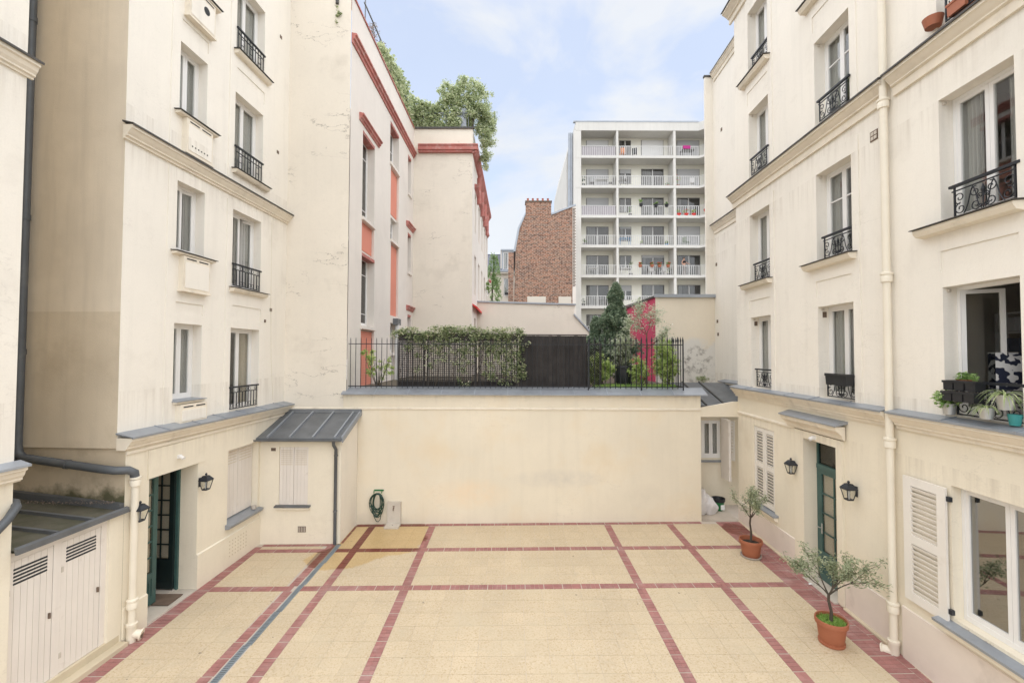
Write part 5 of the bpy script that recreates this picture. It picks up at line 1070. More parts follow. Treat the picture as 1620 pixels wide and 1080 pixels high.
# ------------------------------------------------------------------ potted olive trees
def pot(loc, r, h, label, saucer=True, grass=False):
    t = thing('plant_pot', label, 'pot', loc, 0, 'terracotta pots of the olive trees')
    MB().lathe([(r * 0.70, 0.03), (r * 0.74, 0.05), (r * 0.90, h - 0.09), (r * 0.90, h - 0.085), (r, h - 0.08), (r * 1.02, h - 0.03), (r, h), (r * 0.93, h), (r * 0.90, h - 0.06), (r * 0.88, h - 0.11)], 0, 0, 32).build('pot_wall', 'terracotta', t, smooth=True)
    MB().lathe([(0.0, h - 0.095), (r * 0.5, h - 0.085), (r * 0.895, h - 0.10)], 0, 0, 24).build('soil', 'soil', t)
    if saucer: MB().lathe([(r * 0.78, 0.0), (r * 0.88, 0.015), (r * 0.92, 0.05), (r * 0.87, 0.05), (r * 0.80, 0.03)], 0, 0, 32).build('saucer', 'saucer', t, smooth=True)
    else: MB().lathe([(r * 0.74, 0.0), (r * 0.80, 0.01), (r * 0.82, 0.05), (r * 0.74, 0.055)], 0, 0, 32).build('saucer', 'terracotta', t, smooth=True)
    if grass:
        a = rng.uniform(0, 2 * math.pi, 1500); rr = r * 0.86 * np.sqrt(rng.uniform(0, 1, 1500)); P = np.stack([rr * np.cos(a), rr * np.sin(a), np.full(1500, h - 0.06) + rng.uniform(0, 0.03, 1500)], 1)
        leaf_mesh('grass', P, 0.06, 'grass', t, aspect=0.14, up=1.2, kind='stuff')
    return t
def branch(m, p, d, L, r, depth, tips, spread, upb, rnd):
    pts, rad = [p], [r]; q = p.copy(); dd = d.copy()
    for k in range(5):
        dd = (dd + Vector([rnd.uniform(-1, 1) for _ in range(3)]) * 0.16 + Vector((0, 0, upb))).normalized(); q = q + dd * L / 5; pts.append(q.copy()); rad.append(r * (1 - 0.11 * (k + 1)))
        if depth <= 1: tips.append((q.copy(), dd.copy()))
    m.tube(pts, rad, 6 if r > 0.01 else 4)
    if depth == 0: return
    for k in range(3 if depth > 1 else 3):
        a = Vector([rnd.uniform(-1, 1) for _ in range(3)]); a = (dd + a * spread).normalized(); s = pts[rnd.randint(2, 5)] if k else pts[5]
        branch(m, s, a, L * rnd.uniform(0.55, 0.8), max(0.003, r * 0.5), depth - 1, tips, spread, upb, rnd)
def olive(loc, trunk_h, forks, seed, label, nleaf, lsize, lean=(0, 0), spread=0.75, L=0.42, upb=0.05):
    rnd = random.Random(seed); t = thing('olive_tree', label, 'tree', loc, 0, 'olive trees in terracotta pots')
    m = MB(); p = [Vector((0, 0, -0.06)), Vector((0.012, 0.0, trunk_h * 0.4)), Vector((-0.01 + lean[0] * 0.5, 0.01, trunk_h * 0.75)), Vector((lean[0], lean[1], trunk_h))]
    m.tube(p, [0.030, 0.025, 0.022, 0.022], 8); tips = []
    m2 = MB()
    for d in forks: branch(m2, p[3] - Vector((0, 0, 0.02)), Vector(d).normalized(), L * Vector(d).length, 0.014, 2, tips, spread, upb, rnd)
    m.build('trunk', 'bark', t, smooth=True); m2.build('branches', 'bark', t, smooth=True)
    P = []
    for q, d in tips:
        for _ in range(nleaf): P.append(q + Vector([rnd.gauss(0, 1) for _ in range(3)]) * 0.038)
    leaf_mesh('foliage', np.array([tuple(v) for v in P]), lsize, 'leaf_olive', t, aspect=0.30, up=0.3)
    return t
z1 = gz(5.83, 10.9); pot((5.83, 10.90, z1), 0.26, 0.42, 'terracotta pot with a pale saucer below the louvred shutters')
olive((5.83, 10.90, z1 + 0.33), 0.62, [(-0.7, 0, 0.75), (0.6, 0.1, 0.85), (0.1, 0.5, 0.95), (0.15, -0.6, 0.8), (-0.3, -0.3, 1.0)], 11, 'bushy round olive tree in front of the closed louvred shutters', 7, 0.052, L=0.36)
z2 = gz(5.54, 7.73); pot((5.54, 7.78, z2), 0.245, 0.42, 'terracotta pot with green grass growing round the stem', saucer=False, grass=True)
olive((5.53, 7.78, z2 + 0.34), 0.50, [(-0.70, 0.0, 0.70), (0.95, 0.0, 0.50), (0.70, 0.2, 0.80), (-0.15, 0.2, 0.85), (0.25, -0.2, 0.80), (0.45, 0.1, 0.45)], 29, 'sparse spreading olive tree in front of the closed green door', 7, 0.060, lean=(-0.03, 0), spread=0.75, L=0.46, upb=0.0)

# ------------------------------------------------------------------ tap stand, hose, sacks, bucket
t = thing('tap_stand', 'white stone slab with a small tap against the back wall', 'tap', (-3.41, 13.0, gz(-3.41, 13)))
MB().box(-0.195, 0.195, -0.03, 0.045, 0.0, 0.66).build('back_slab', 'stone_sill', t); MB().box(-0.205, 0.205, -0.32, -0.03, 0.0, 0.055).build('tray', 'stone_sill', t)
MB().tube([(0, -0.03, 0.50), (0, -0.09, 0.50), (0, -0.11, 0.49), (0, -0.115, 0.44)], 0.014, 8).tube([(0, -0.07, 0.50), (0, -0.07, 0.55)], 0.008, 6).box(-0.03, 0.03, -0.078, -0.062, 0.55, 0.562).build('tap', 'vent_brown', t); MB().lathe([(0.0, 0.0558), (0.016, 0.0558), (0.016, 0.0575), (0.0, 0.0575)], 0.0, -0.18, 10).build('drain_hole', 'drain_dark', t)
h = thing('garden_hose', 'dark green garden hose coiled on a wall hook', 'hose', (-3.88, 12.95, 0.9))
rnd = random.Random(3); m = MB(); pts = []
for k in range(13 * 22):
    a = 2 * math.pi * k / 22; lap = k / 22; rx = 0.155 + 0.05 * math.sin(lap * 2.1) + 0.012 * math.sin(lap * 5.3); bot = 0.27 + 0.11 * math.sin(lap * 1.7 + 0.5); s = math.sin(a)
    pts.append((0.025 * math.sin(lap * 3.1) + rx * math.cos(a), -0.035 - 0.006 * (lap % 5), (0.24 * s + 0.015 * math.sin(lap * 4)) if s > 0 else bot * s * 1.15))
m.tube(pts, 0.011, 6); m.build('coil', 'hose_green', h, smooth=True)
lp = [(-0.12, -0.03, -0.25), (-0.10, -0.03, -0.40), (-0.03, -0.03, -0.54), (0.03, -0.03, -0.57), (0.09, -0.03, -0.50), (0.11, -0.03, -0.36), (0.10, -0.03, -0.22)]
MB().tube(lp, 0.010, 6).tube([(-0.18, -0.03, -0.02), (-0.22, -0.04, -0.05)], 0.012, 6).build('loose_loop', 'hose_green', h, smooth=True)
hk = thing('hose_hook', 'green double hook on the back wall carrying the hose', 'hook', (-3.88, 13.0, 1.15))
MB().tube([(-0.10, 0.04, 0.05), (-0.10, -0.10, 0.0), (-0.10, -0.11, 0.09)], 0.007, 6).tube([(0.12, 0.04, 0.05), (0.12, -0.10, 0.0), (0.12, -0.11, 0.09)], 0.007, 6).box(-0.13, 0.15, 0.03, 0.045, 0.03, 0.07).build('bracket', 'plastic_green', hk)
def sack(loc, rx, ry, hgt, seed, label):
    r = random.Random(seed); m = MB(); n = 22; rows = 14
    ph = [r.uniform(0, 6) for _ in range(6)]
    for j in range(rows + 1):
        t_ = j / rows; prof = (0.85 + 0.35 * math.sin(min(1, t_ * 1.25) * math.pi) ** 0.7) * (1 - 0.55 * max(0, t_ - 0.72) / 0.28)
        for i in range(n):
            a = 2 * math.pi * i / n; k = prof * (1 + 0.09 * math.sin(3 * a + ph[0] + t_ * 5) + 0.06 * math.sin(5 * a + ph[1] - t_ * 9) + 0.05 * math.sin(9 * t_ + ph[2] + 2 * a))
            m.v.append((rx * k * math.cos(a) + 0.10 * t_ * math.sin(ph[3]), ry * k * math.sin(a), hgt * t_ * (1 + 0.04 * math.sin(4 * a + ph[4]))))
    for j in range(rows):
        for i in range(n): a, b = j * n + i, j * n + (i + 1) % n; m.f.append((a, b, b + n, a + n))
    m.f += [tuple(range(n - 1, -1, -1)), tuple(range(rows * n, rows * n + n))]
    return tag(m.build('rubble_sack', 'sack_white', smooth=True), label, 'sack', 'white woven sacks in the passage')
s = sack((0, 0, 0), 0.15, 0.15, 0.74, 4, 'white woven sack standing nearest the corner of the back wall'); s.location = (5.76, 13.60, gz(5.76, 13.6) + 0.012)
s = sack((0, 0, 0), 0.20, 0.17, 0.60, 9, 'slumped white woven sack beside the green bucket'); s.location = (6.10, 13.66, gz(6.1, 13.66) + 0.012); s.rotation_euler = (0, R(-12), 0.4)
b = thing('bucket', 'green plastic bucket with dark rim beside the sacks', 'bucket', (6.44, 13.90, gz(6.44, 13.9) + 0.012))
MB().lathe([(0.125, 0.0), (0.13, 0.01), (0.17, 0.26)], 0, 0, 20).build('bucket_wall', 'plastic_green', b, smooth=True); MB().lathe([(0.172, 0.26), (0.195, 0.30), (0.20, 0.37), (0.19, 0.37), (0.165, 0.28), (0.0, 0.24)], 0, 0, 20).build('rim', 'plastic_black', b, smooth=True)
MB().box(0.0, 0.12, -0.165, -0.150, 0.05, 0.2).build('sticker', 'paper', b)
tag(MB().poly([(-0.05, -0.02, 0.004), (0.0, -0.035, 0.02), (0.05, -0.01, 0.006), (0.03, 0.03, 0.022), (-0.03, 0.03, 0.010)]).build('paper_scrap', 'paper'), 'small white scrap of paper on red paving near the right door', 'litter').location = (6.42, 9.62, gz(6.42, 9.62) + 0.012)
lit = np.stack([rng.uniform(6.40, 6.52, 60), rng.uniform(5.2, 6.4, 60), np.full(60, 1.335)], 1); sl_ = leaf_mesh('sill_litter', lit, 0.028, 'leaf_brown', None, flat=0.15); tag(sl_, 'dry leaf scraps lying on the zinc sill of the large window', 'litter', kind='stuff')
pn = thing('mug', 'small grey tin mug on the sill of the left shuttered window', 'mug', (-6.66, 11.55, 1.165)); MB().lathe([(0.045, 0.0), (0.05, 0.01), (0.055, 0.09), (0.048, 0.09), (0.04, 0.02)], 0, 0, 12).build('cup', 'stone_sill', pn, smooth=True); MB().tube([(0.05, 0, 0.07), (0.085, 0, 0.06), (0.05, 0, 0.02)], 0.006, 5).build('handle', 'stone_sill', pn)

# ------------------------------------------------------------------ window boxes and plants on the right facade
def rpt(u, o, z): a = R(1.9); return Vector((6.5 + math.sin(a) * u - math.cos(a) * o, 8 + math.cos(a) * u + math.sin(a) * o, z))
def trough(u, o, z, L_, label, w=0.15, h=0.15, material='plastic_black', group=None):
    t = thing('window_box', label, 'planter', rpt(u, o, z), R(88.1), group)
    MB().prism([(-L_ / 2 * 0.92, 0), (L_ / 2 * 0.92, 0), (L_ / 2, h), (-L_ / 2, h)], -w / 2, w / 2).build('box_wall', material, t); MB().box(-L_ / 2 - 0.01, L_ / 2 + 0.01, -w / 2 - 0.01, w / 2 + 0.01, h - 0.025, h + 0.006).build('rim', material, t)
    MB().box(-L_ / 2 + 0.02, L_ / 2 - 0.02, -w / 2 + 0.02, w / 2 - 0.02, h, h + 0.010).build('soil', 'soil', t); return t
trough(0.70, 0.08, 4.60, 0.60, 'black window box hung on the railing above the green door', 0.18, 0.20)
g_ = 'black pots hooked in two rows on the open window railing'
k = 0
for row, (z, o_, us_) in enumerate(((4.70, 0.10, (-1.62, -1.78, -1.94)), (4.55, 0.16, (-1.66, -1.82, -1.98)))):
    for u in us_:
        trough(u, o_, z, 0.145, ['upper row far black pot on the open window railing', 'upper row middle black pot on the open window railing', 'upper row near black pot on the open window railing', 'lower row far black pot on the open window railing', 'lower row middle black pot on the open window railing', 'lower row near black pot on the open window railing'][k], 0.14, 0.13, group=g_); k += 1
def small_pot(u, o, z, r, h, material, label, name='flower_pot'):
    t = thing(name, label, 'pot', rpt(u, o, z)); MB().lathe([(r * 0.75, 0), (r, h), (r * 0.93, h), (r * 0.9, h - 0.03), (0, h - 0.03)], 0, 0, 18).build('pot_wall', material, t, smooth=True); return t
def plant(u, o, z, pts, size, material, label, aspect=0.5, up=0.3):
    c = rpt(u, o, z); t = thing('potted_plant', label, 'plant', c); leaf_mesh('foliage', pts + np.array(c), size, material, t, origin=c, aspect=aspect, up=up)
    m = MB()
    for k in range(4): a = rng.uniform(0, 6.28); m.tube([(0, 0, -0.05), (0.04 * math.cos(a), 0.04 * math.sin(a), 0.05)], 0.004, 4)
    m.build('stem', 'leaf_green', t); return t
def spider(u, o, z, n, L_, label):
    c = rpt(u, o, z); t = thing('spider_plant', label, 'plant', c); m = MB()
    for k in range(n):
        a = rng.uniform(0, 6.28); l = L_ * rng.uniform(0.7, 1.2); w = 0.008; up = rng.uniform(0.5, 1.1); P = []
        for s_ in range(7): q = s_ / 6; P.append((l * q * math.cos(a), l * q * math.sin(a), l * (up * q - 1.25 * q * q)))
        nx, ny = -math.sin(a), math.cos(a)
        for i in range(6):
            w0, w1 = w * (1 - (i / 6) ** 2), w * (1 - ((i + 1) / 6) ** 2); (ax, ay, az), (bx, by, bz) = P[i], P[i + 1]; m.quad((ax - nx * w0, ay - ny * w0, az), (ax + nx * w0, ay + ny * w0, az), (bx + nx * w1, by + ny * w1, bz), (bx - nx * w1, by - ny * w1, bz))
    m.build('leaves', 'spider_leaf', t); return t
small_pot(-1.56, 0.10, 4.34, 0.085, 0.16, 'galvanised', 'galvanised tin pot under the leafy plant at the far railing end'); plant(-1.54, 0.12, 4.56, blob((0, 0, 0.0), (0.16, 0.16, 0.15), 420), 0.055, 'leaf_green', 'leafy green plant hanging at the far end of the window railing')
small_pot(-2.14, 0.16, 4.36, 0.085, 0.15, 'galvanised', 'galvanised tin pot low on the middle of the window railing'); spider(-2.14, 0.16, 4.50, 46, 0.20, 'small spider plant in the low tin pot on the railing')
small_pot(-2.30, 0.08, 4.50, 0.095, 0.19, 'galvanised', 'galvanised tin pot at the near end of the window railing'); spider(-2.30, 0.08, 4.68, 60, 0.27, 'large striped spider plant at the near end of the railing')
small_pot(-2.36, 0.03, 4.31, 0.07, 0.14, 'turquoise', 'turquoise pot standing on the zinc sill at the right edge')
small_pot(-1.66, -0.04, 4.80, 0.10, 0.05, 'terracotta', 'shallow terracotta dish on top of the railing pots'); plant(-1.66, -0.04, 4.87, blob((0, 0, 0.02), (0.12, 0.12, 0.07), 200), 0.05, 'leaf_green', 'low green plant in the shallow terracotta dish')
plant(-1.94, 0.10, 4.86, blob((0, 0, 0.02), (0.05, 0.05, 0.08), 90), 0.05, 'leaf_green', 'thin green herb in the upper row of black pots', 0.15, 1.0)
c_ = rpt(-1.58, -0.80, 4.30); t = thing('bed_cushion', 'black and white patterned cushion inside the open window', 'cushion', c_)
def pat(e, c):
    w = e['N'].new('ShaderNodeTexNoise'); w.inputs['Scale'].default_value = 9; w.inputs['Detail'].default_value = 1; e['L'].new(e['pos'], w.inputs['Vector']); return e['mix'](e['maprange'](w.outputs['Fac'], 0.50, 0.53), c, (0.02, 0.025, 0.05))
mat('patterned_cloth', (0.72, 0.71, 0.70), 0.9, 0.02, 4, extra=pat)
m = MB(); n = 12
for j in range(n + 1):
    for i in range(n + 1): x, y = i / n * 2 - 1, j / n * 2 - 1; b_ = 0.10 * (1 - abs(x) ** 2.5) * (1 - abs(y) ** 2.5); m.v.append((x * 0.32, -0.05 - b_, 0.62 + y * 0.32))
for j in range(n):
    for i in range(n): a = j * (n + 1) + i; m.f.append((a, a + 1, a + n + 2, a + n + 1))
N0 = len(m.v); m.v += [(x, 0.05 - (y + 0.05), z) for x, y, z in m.v[:N0]]; m.f += [tuple(N0 + q for q in reversed(f)) for f in m.f[:n * n]]
m.build('cover', 'patterned_cloth', t, smooth=True)
tag(MB().box(-0.5, 0.5, -0.3, 0.3, 0, 0.55).build('low_cabinet', 'room_wall'), 'dim low cabinet under the cushion behind the open window', 'cabinet').location = c_ + Vector((0.15, 0.1, -0.24))
c_ = rpt(-0.80, -1.75, 4.9); t = thing('bookshelf', 'dim wall shelf with books inside the open window', 'shelf', c_, R(88.1)); MB().ring(-0.3, 0.3, -0.1, 0.1, 0, 1.0, 0.02).box(-0.28, 0.28, -0.1, 0.1, 0.32, 0.34).box(-0.28, 0.28, -0.1, 0.1, 0.66, 0.68).build('shelf_frame', 'white_frame', t)
for k in range(9): MB().box(-0.27 + k * 0.055, -0.23 + k * 0.055, -0.08, 0.06, 0.34 * (k % 3) + 0.02, 0.34 * (k % 3) + 0.24).build('book', ['canvas_grey', 'slate', 'paper'][k % 3], t)
t = small_pot(-1.40, 0.06, 10.18, 0.13, 0.14, 'terracotta', 'terracotta pot on the upper window railing at the top edge')
trough(-1.80, 0.0, 10.12, 0.28, 'terracotta planter behind the railing of the top right window', 0.2, 0.18, 'terracotta')

# ------------------------------------------------------------------ climber on the trellis and terrace shrubs
def shrub(name, loc, label, leaf_pts, size, material, stems=6, h=0.6, aspect=0.5, up=0.3, cat='shrub', bark='bark', group=None, spread=0.25):
    t = thing(name, label, cat, loc, 0, group); m = MB()
    for k in range(stems):
        a = rng.uniform(0, 6.28); m.tube([(0.03 * math.cos(a), 0.03 * math.sin(a), -0.03), (spread * 0.5 * math.cos(a), spread * 0.5 * math.sin(a), h * 0.5), (spread * math.cos(a), spread * math.sin(a), h)], [0.014, 0.010, 0.005], 5)
    m.build('stems', bark, t); leaf_mesh('foliage', leaf_pts, size, material, t, origin=loc, aspect=aspect, up=up); return t
P = []
for k in range(120): x = rng.uniform(-3.55, 0.35) if k % 3 else rng.choice([-3.3, -2.7, -1.9, -1.2, -0.5, 0.05]) + rng.normal(0, 0.12); P.append(blob((x, 13.40, 5.80 + rng.uniform(-0.14, 0.14) + (0.05 if -2.6 < x < -1 else 0)), (0.17, 0.12, 0.10), 34))
for k in range(115):
    x = rng.choice([rng.uniform(-3.3, -1.9), rng.uniform(-1.9, 0.2), rng.uniform(-1.3, 0.2)]); z = 5.75 - abs(rng.normal(0, 0.42)); P.append(blob((x, 13.36, max(4.3, z)), (0.14, 0.06, 0.12), 30))
for x0, n_, zl in ((-0.62, 26, 4.45), (-0.15, 24, 4.25), (0.15, 26, 4.3), (0.28, 12, 4.35), (-1.5, 14, 4.25), (-2.3, 10, 4.7)):
    for k in range(n_): P.append(blob((x0 + rng.normal(0, 0.14), 13.34, rng.uniform(zl, 5.5)), (0.12, 0.06, 0.11), 24))
VP = np.concatenate(P)
t = thing('climbing_jasmine', 'variegated green climbing plant spilling over the lattice trellis', 'climber', (-1.6, 13.36, 4.14)); leaf_mesh('foliage', VP, 0.068, 'leaf_vine', t, origin=(-1.6, 13.36, 4.14), aspect=0.55)
m = MB(); rr = random.Random(5)
for k in range(16):
    x = rr.uniform(-1.8, 1.8); pts = [(x, 0.0, -0.02)]
    for j in range(6): x += rr.uniform(-0.12, 0.12); pts.append((x, -0.02 + rr.uniform(-0.02, 0.02), 0.27 * (j + 1)))
    m.tube(pts, 0.007, 4)
m.build('stems', 'bark', t)
P = np.concatenate([clumps((-4.35, 13.6, 4.9), (0.35, 0.25, 0.42), 22, 34, 0.10), clumps((-3.85, 13.55, 4.75), (0.25, 0.2, 0.4), 12, 30, 0.09)])
shrub('fence_shrub', (-4.1, 13.6, 4.12), 'loose green shrub behind the left end of the fence', P, 0.075, 'leaf_bright', 9, 0.9, spread=0.4)
shrub('bright_shrub', (2.75, 13.85, 4.12), 'bright green shrub behind the diamond trellis', clumps((2.72, 13.85, 4.72), (0.52, 0.28, 0.52), 110, 44, 0.12), 0.075, 'leaf_bright', 8, 0.7)
shrub('lime_shrub', (4.0, 13.65, 4.12), 'lime green shrub between the conifer and the pink trunk', clumps((3.92, 13.65, 4.66), (0.34, 0.22, 0.44), 70, 40, 0.11), 0.07, 'leaf_bright', 6, 0.6)
shrub('corner_shrub', (4.78, 13.65, 4.12), 'glossy light green shrub filling the right end of the fence', clumps((4.72, 13.65, 4.98), (0.42, 0.28, 0.74), 130, 46, 0.12), 0.065, 'leaf_bright', 8, 1.1)
shrub('corner_shrub', (5.02, 14.35, 4.12), 'darker shrub behind the returning end of the fence', clumps((4.95, 14.35, 4.9), (0.28, 0.35, 0.55), 40, 40, 0.12), 0.065, 'leaf_green', 6, 1.0)
P = np.stack([rng.uniform(2.5, 5.0, 2600), rng.uniform(13.3, 13.9, 2600), rng.uniform(4.12, 4.24, 2600)], 1); gr = leaf_mesh('terrace_grass', P, 0.16, 'grass', None, aspect=0.09, up=1.3); tag(gr, 'bright green grass growing along the foot of the fence', 'grass', kind='stuff')
# conifer
def conifer(loc, H, Rb, label, n):
    t = thing('conifer', label, 'tree', loc); MB().tube([(0, 0, -0.05), (0, 0, H * 0.5), (0, 0, H * 0.95)], [0.06, 0.04, 0.008], 8).build('trunk', 'bark', t)
    P = []
    for k in range(n):
        q = rng.uniform(0, 1) ** 0.75; z = 0.25 + (H - 0.25) * q; env = Rb * ((1 - q) ** 0.8 * (1 if q > 0.08 else 0.8)) * (0.72 + 0.28 * math.sin(q * 21 + 1) + rng.uniform(0, 0.35)) + 0.05; a = rng.uniform(0, 6.28); r = env * rng.uniform(0.45, 1.0); P.append(blob((loc[0] + r * math.cos(a), loc[1] + r * math.sin(a), loc[2] + z), (0.07, 0.07, 0.10), 22))
    leaf_mesh('foliage', np.concatenate(P), 0.085, 'leaf_dark', t, origin=loc, aspect=0.4, up=0.7); return t
conifer((3.62, 15.4, 4.12), 3.50, 0.98, 'tall dark green pointed conifer standing on the terrace', 1500)
conifer((3.0, 15.9, 4.12), 2.35, 0.62, 'shorter dark conifer half hidden left of the tall one', 600)
# small flowering tree with reddish trunk
t = thing('variegated_tree', 'small pale leaved tree with reddish trunk in front of crimson wall', 'tree', (4.33, 14.3, 4.12))
m = MB(); tr = [(0.02, 0, -0.03), (0.0, 0, 0.6), (0.04, 0, 1.25), (0.02, 0, 1.7)]; m.tube(tr, [0.045, 0.036, 0.03, 0.02], 8); m.build('trunk', 'bark_red', t, smooth=True); tips = []; m2 = MB(); rnd = random.Random(8)
for d in ((-0.9, 0, 0.6), (0.7, 0.1, 0.7), (-0.3, 0.3, 0.9), (0.2, -0.3, 0.9), (0.95, 0, 0.25), (-0.5, -0.2, 0.5)): branch(m2, Vector(tr[2]) if abs(d[0]) > 0.6 else Vector(tr[3]), Vector(d).normalized(), 0.50, 0.013, 2, tips, 0.7, 0.03, rnd)
m2.build('branches', 'bark_red', t, smooth=True)
P = np.concatenate([np.array(q)[None] + rng.normal(size=(10, 3)) * 0.07 for q, d in tips]) + np.array((4.33, 14.3, 4.12)); leaf_mesh('foliage', P, 0.065, 'leaf_variegated', t, origin=(4.33, 14.3, 4.12))
shrub('variegated_shrub', (3.55, 14.6, 4.12), 'pale variegated shrub in front of the conifer', clumps((3.62, 14.55, 5.30), (0.50, 0.3, 0.70), 75, 34, 0.12), 0.065, 'leaf_variegated', 6, 1.3, spread=0.3)
t = thing('dark_planter', 'large dark round planter under the conifer', 'planter', (3.55, 14.05, 4.12)); MB().lathe([(0.22, 0), (0.26, 0.05), (0.30, 0.62), (0.33, 0.64), (0.33, 0.70), (0.28, 0.70), (0.26, 0.62), (0.0, 0.60)], 0, 0, 20).build('pot_wall', 'plastic_black', t, smooth=True)

# ------------------------------------------------------------------ planting on the red-trimmed roof
def sbp(u, o, z): a = R(0.7); return np.array((-4.88 + math.sin(a) * u + math.cos(a) * o, 13.12 + math.cos(a) * u - math.sin(a) * o, z))
t = thing('roof_ivy', 'dense green ivy hedge along the roof parapet', 'climber', tuple(sbp(6, -0.2, 16.1))); P = []
for k in range(200):
    u = rng.uniform(3.0, 8.3); hgt = (0.5 + 1.25 * min(1, max(0, (u - 2.4) / 5))) * rng.uniform(0.2, 1.0); P.append(blob(sbp(u, -0.25 + rng.uniform(-0.1, 0.15), 16.05 + hgt), (0.22, 0.22, 0.2), 26))
for k in range(330): o_ = rng.uniform(-0.2, 2.2); P.append(blob(sbp(8.35 + rng.uniform(-0.15, 0.2), o_, 16.1 + rng.uniform(0.05, 1.0) * (1.55 - 0.25 * math.sin(o_ * 2.2))), (0.22, 0.2, 0.2), 26))
leaf_mesh('foliage', np.concatenate(P), 0.12, 'leaf_roof', t, origin=tuple(sbp(6, -0.2, 16.1)), aspect=0.7)
t2 = thing('roof_climber', 'brown dry climber on the roof railing nearest the gable', 'climber', tuple(sbp(3.2, -0.2, 16.1))); P = [blob(sbp(rng.uniform(2.2, 5.0), -0.2, 16.15 + rng.uniform(0, 0.95)), (0.16, 0.12, 0.16), 16) for _ in range(70)]
leaf_mesh('foliage', np.concatenate(P), 0.07, 'leaf_brown', t2, origin=tuple(sbp(3.2, -0.2, 16.1)))
c = sbp(8.6, 2.75, 15.9); t = thing('roof_tree', 'bushy green tree growing over the corner of the roof', 'tree', tuple(c)); MB().tube([(0, 0, 0), (0.05, 0, 1.0), (0.1, 0, 2.0)], [0.07, 0.06, 0.03], 8).build('trunk', 'bark', t)
P = [clumps(c + np.array((0.05, 0, 1.6)), (1.05, 0.8, 1.35), 170, 60, 0.24), clumps(c + np.array((-0.9, 0, 2.2)), (0.85, 0.5, 0.7), 75, 50, 0.22), clumps(c + np.array((0.75, 0.2, 0.6)), (0.5, 0.6, 1.2), 90, 55, 0.22), clumps(c + np.array((0.62, 0.8, -0.7)), (0.28, 0.6, 0.9), 36, 46, 0.18), clumps(c + np.array((-0.35, 0, 2.8)), (0.4, 0.4, 0.45), 22, 40, 0.18)]
leaf_mesh('crown', np.concatenate(P), 0.10, 'leaf_roof', t, origin=tuple(c), aspect=0.5)

# birch beyond the boundary wall
c = np.array((-1.75, 34.0, 0.0)); t = thing('birch_tree', 'slender hanging birch tree beyond the boundary wall', 'tree', tuple(c)); MB().tube([(0, 0, 0), (0.1, 0, 6), (0.3, 0, 12.6)], [0.16, 0.11, 0.02], 8).build('trunk', 'bark', t)
P = []
for k in range(26):
    a_, top, out = rng.uniform(0, 6.28), rng.uniform(10.2, 12.9), rng.uniform(0.25, 0.75); q0 = np.array((0.35, 0, top))
    for j in range(6): t_ = j / 5; P.append(blob(c + q0 + np.array((out * math.cos(a_) * t_ ** 0.5, out * math.sin(a_) * t_ ** 0.5, 0.35 * t_ - 2.0 * t_ * t_)), (0.10, 0.12, 0.26), 20))
P.append(clumps(c + np.array((0.35, 0, 8.6)), (0.75, 0.5, 1.0), 30, 26, 0.2)); leaf_mesh('crown', np.concatenate(P), 0.12, 'leaf_birch', t, origin=tuple(c), drop=0.9)
P = clumps((-1.62, 29.5, 9.6), (0.16, 0.3, 0.35), 16, 24, 0.12); t = shrub('window_geranium', (-1.62, 29.5, 9.2), 'pink flowering plant at a window of the receding flank wall', P, 0.10, 'leaf_green', 3, 0.3); leaf_mesh('flowers', clumps((-1.5, 29.3, 10.0), (0.15, 0.2, 0.12), 6, 20, 0.07), 0.09, 'flower_pink', t, origin=(-1.62, 29.5, 9.2))

# ------------------------------------------------------------------ things on the balconies of the white block
def bal(x, r, depth=0.55): return (x, 41 + depth, FL[r] + 0.07)
def chair(loc, rz, material, label, group='balcony chairs'):
    t = thing('balcony_chair', label, 'chair', loc, rz, group); MB().box(-0.22, 0.22, -0.22, 0.22, 0.42, 0.46).build('seat', material, t); MB().box(-0.22, 0.22, 0.19, 0.23, 0.46, 0.88).build('backrest', material, t)
    for x in (-0.19, 0.19):
        for y in (-0.19, 0.19): MB().box(x - 0.018, x + 0.018, y - 0.018, y + 0.018, 0, 0.42).build('leg', material, t)
def table(loc, w, material, label):
    t = thing('balcony_table', label, 'table', loc, 0, 'balcony tables'); MB().box(-w / 2, w / 2, -0.35, 0.35, 0.70, 0.74).build('tabletop', material, t)
    for x in (-w / 2 + 0.06, w / 2 - 0.06):
        for y in (-0.3, 0.3): MB().box(x - 0.02, x + 0.02, y - 0.02, y + 0.02, 0, 0.70).build('leg', material, t)
def bplant(loc, h, pm, lm, label, fm=None, w=0.22):
    t = thing('balcony_plant', label, 'plant', loc, 0, 'balcony plants'); MB().lathe([(w * 0.6, 0), (w * 0.85, 0.25), (w * 0.75, 0.25), (0, 0.22)], 0, 0, 10).build('pot_wall', pm, t)
    leaf_mesh('foliage', clumps(np.array(loc) + np.array((0, 0, 0.25 + h / 2)), (w, w, h / 2), 12, 16, 0.09), 0.10, lm, t, origin=loc)
    if fm: leaf_mesh('flowers', clumps(np.array(loc) + np.array((0, -0.1, 0.25 + h * 0.7)), (w, w, h / 3), 8, 10, 0.05), 0.09, fm, t, origin=loc)
table(bal(8.4, 1), 1.3, 'white_paint', 'white table on the second balcony from the top, left bay'); chair(bal(7.5, 1), R(90), 'dark_alu', 'dark chair left of the white balcony table'); chair(bal(9.3, 1), R(-90), 'dark_alu', 'dark chair right of the white balcony table')
chair(bal(10.4, 0), R(180), 'orange_cloth', 'orange chair on the top balcony, middle bay'); chair(bal(11.6, 0), R(160), 'plastic_black', 'black chair on the top balcony, middle bay')
table(bal(10.5, 1), 0.8, 'dark_alu', 'small dark table on the second balcony, middle bay'); bplant(bal(14.7, 1), 0.3, 'terracotta', 'leaf_green', 'small potted plant on the second balcony by the right fin wall')
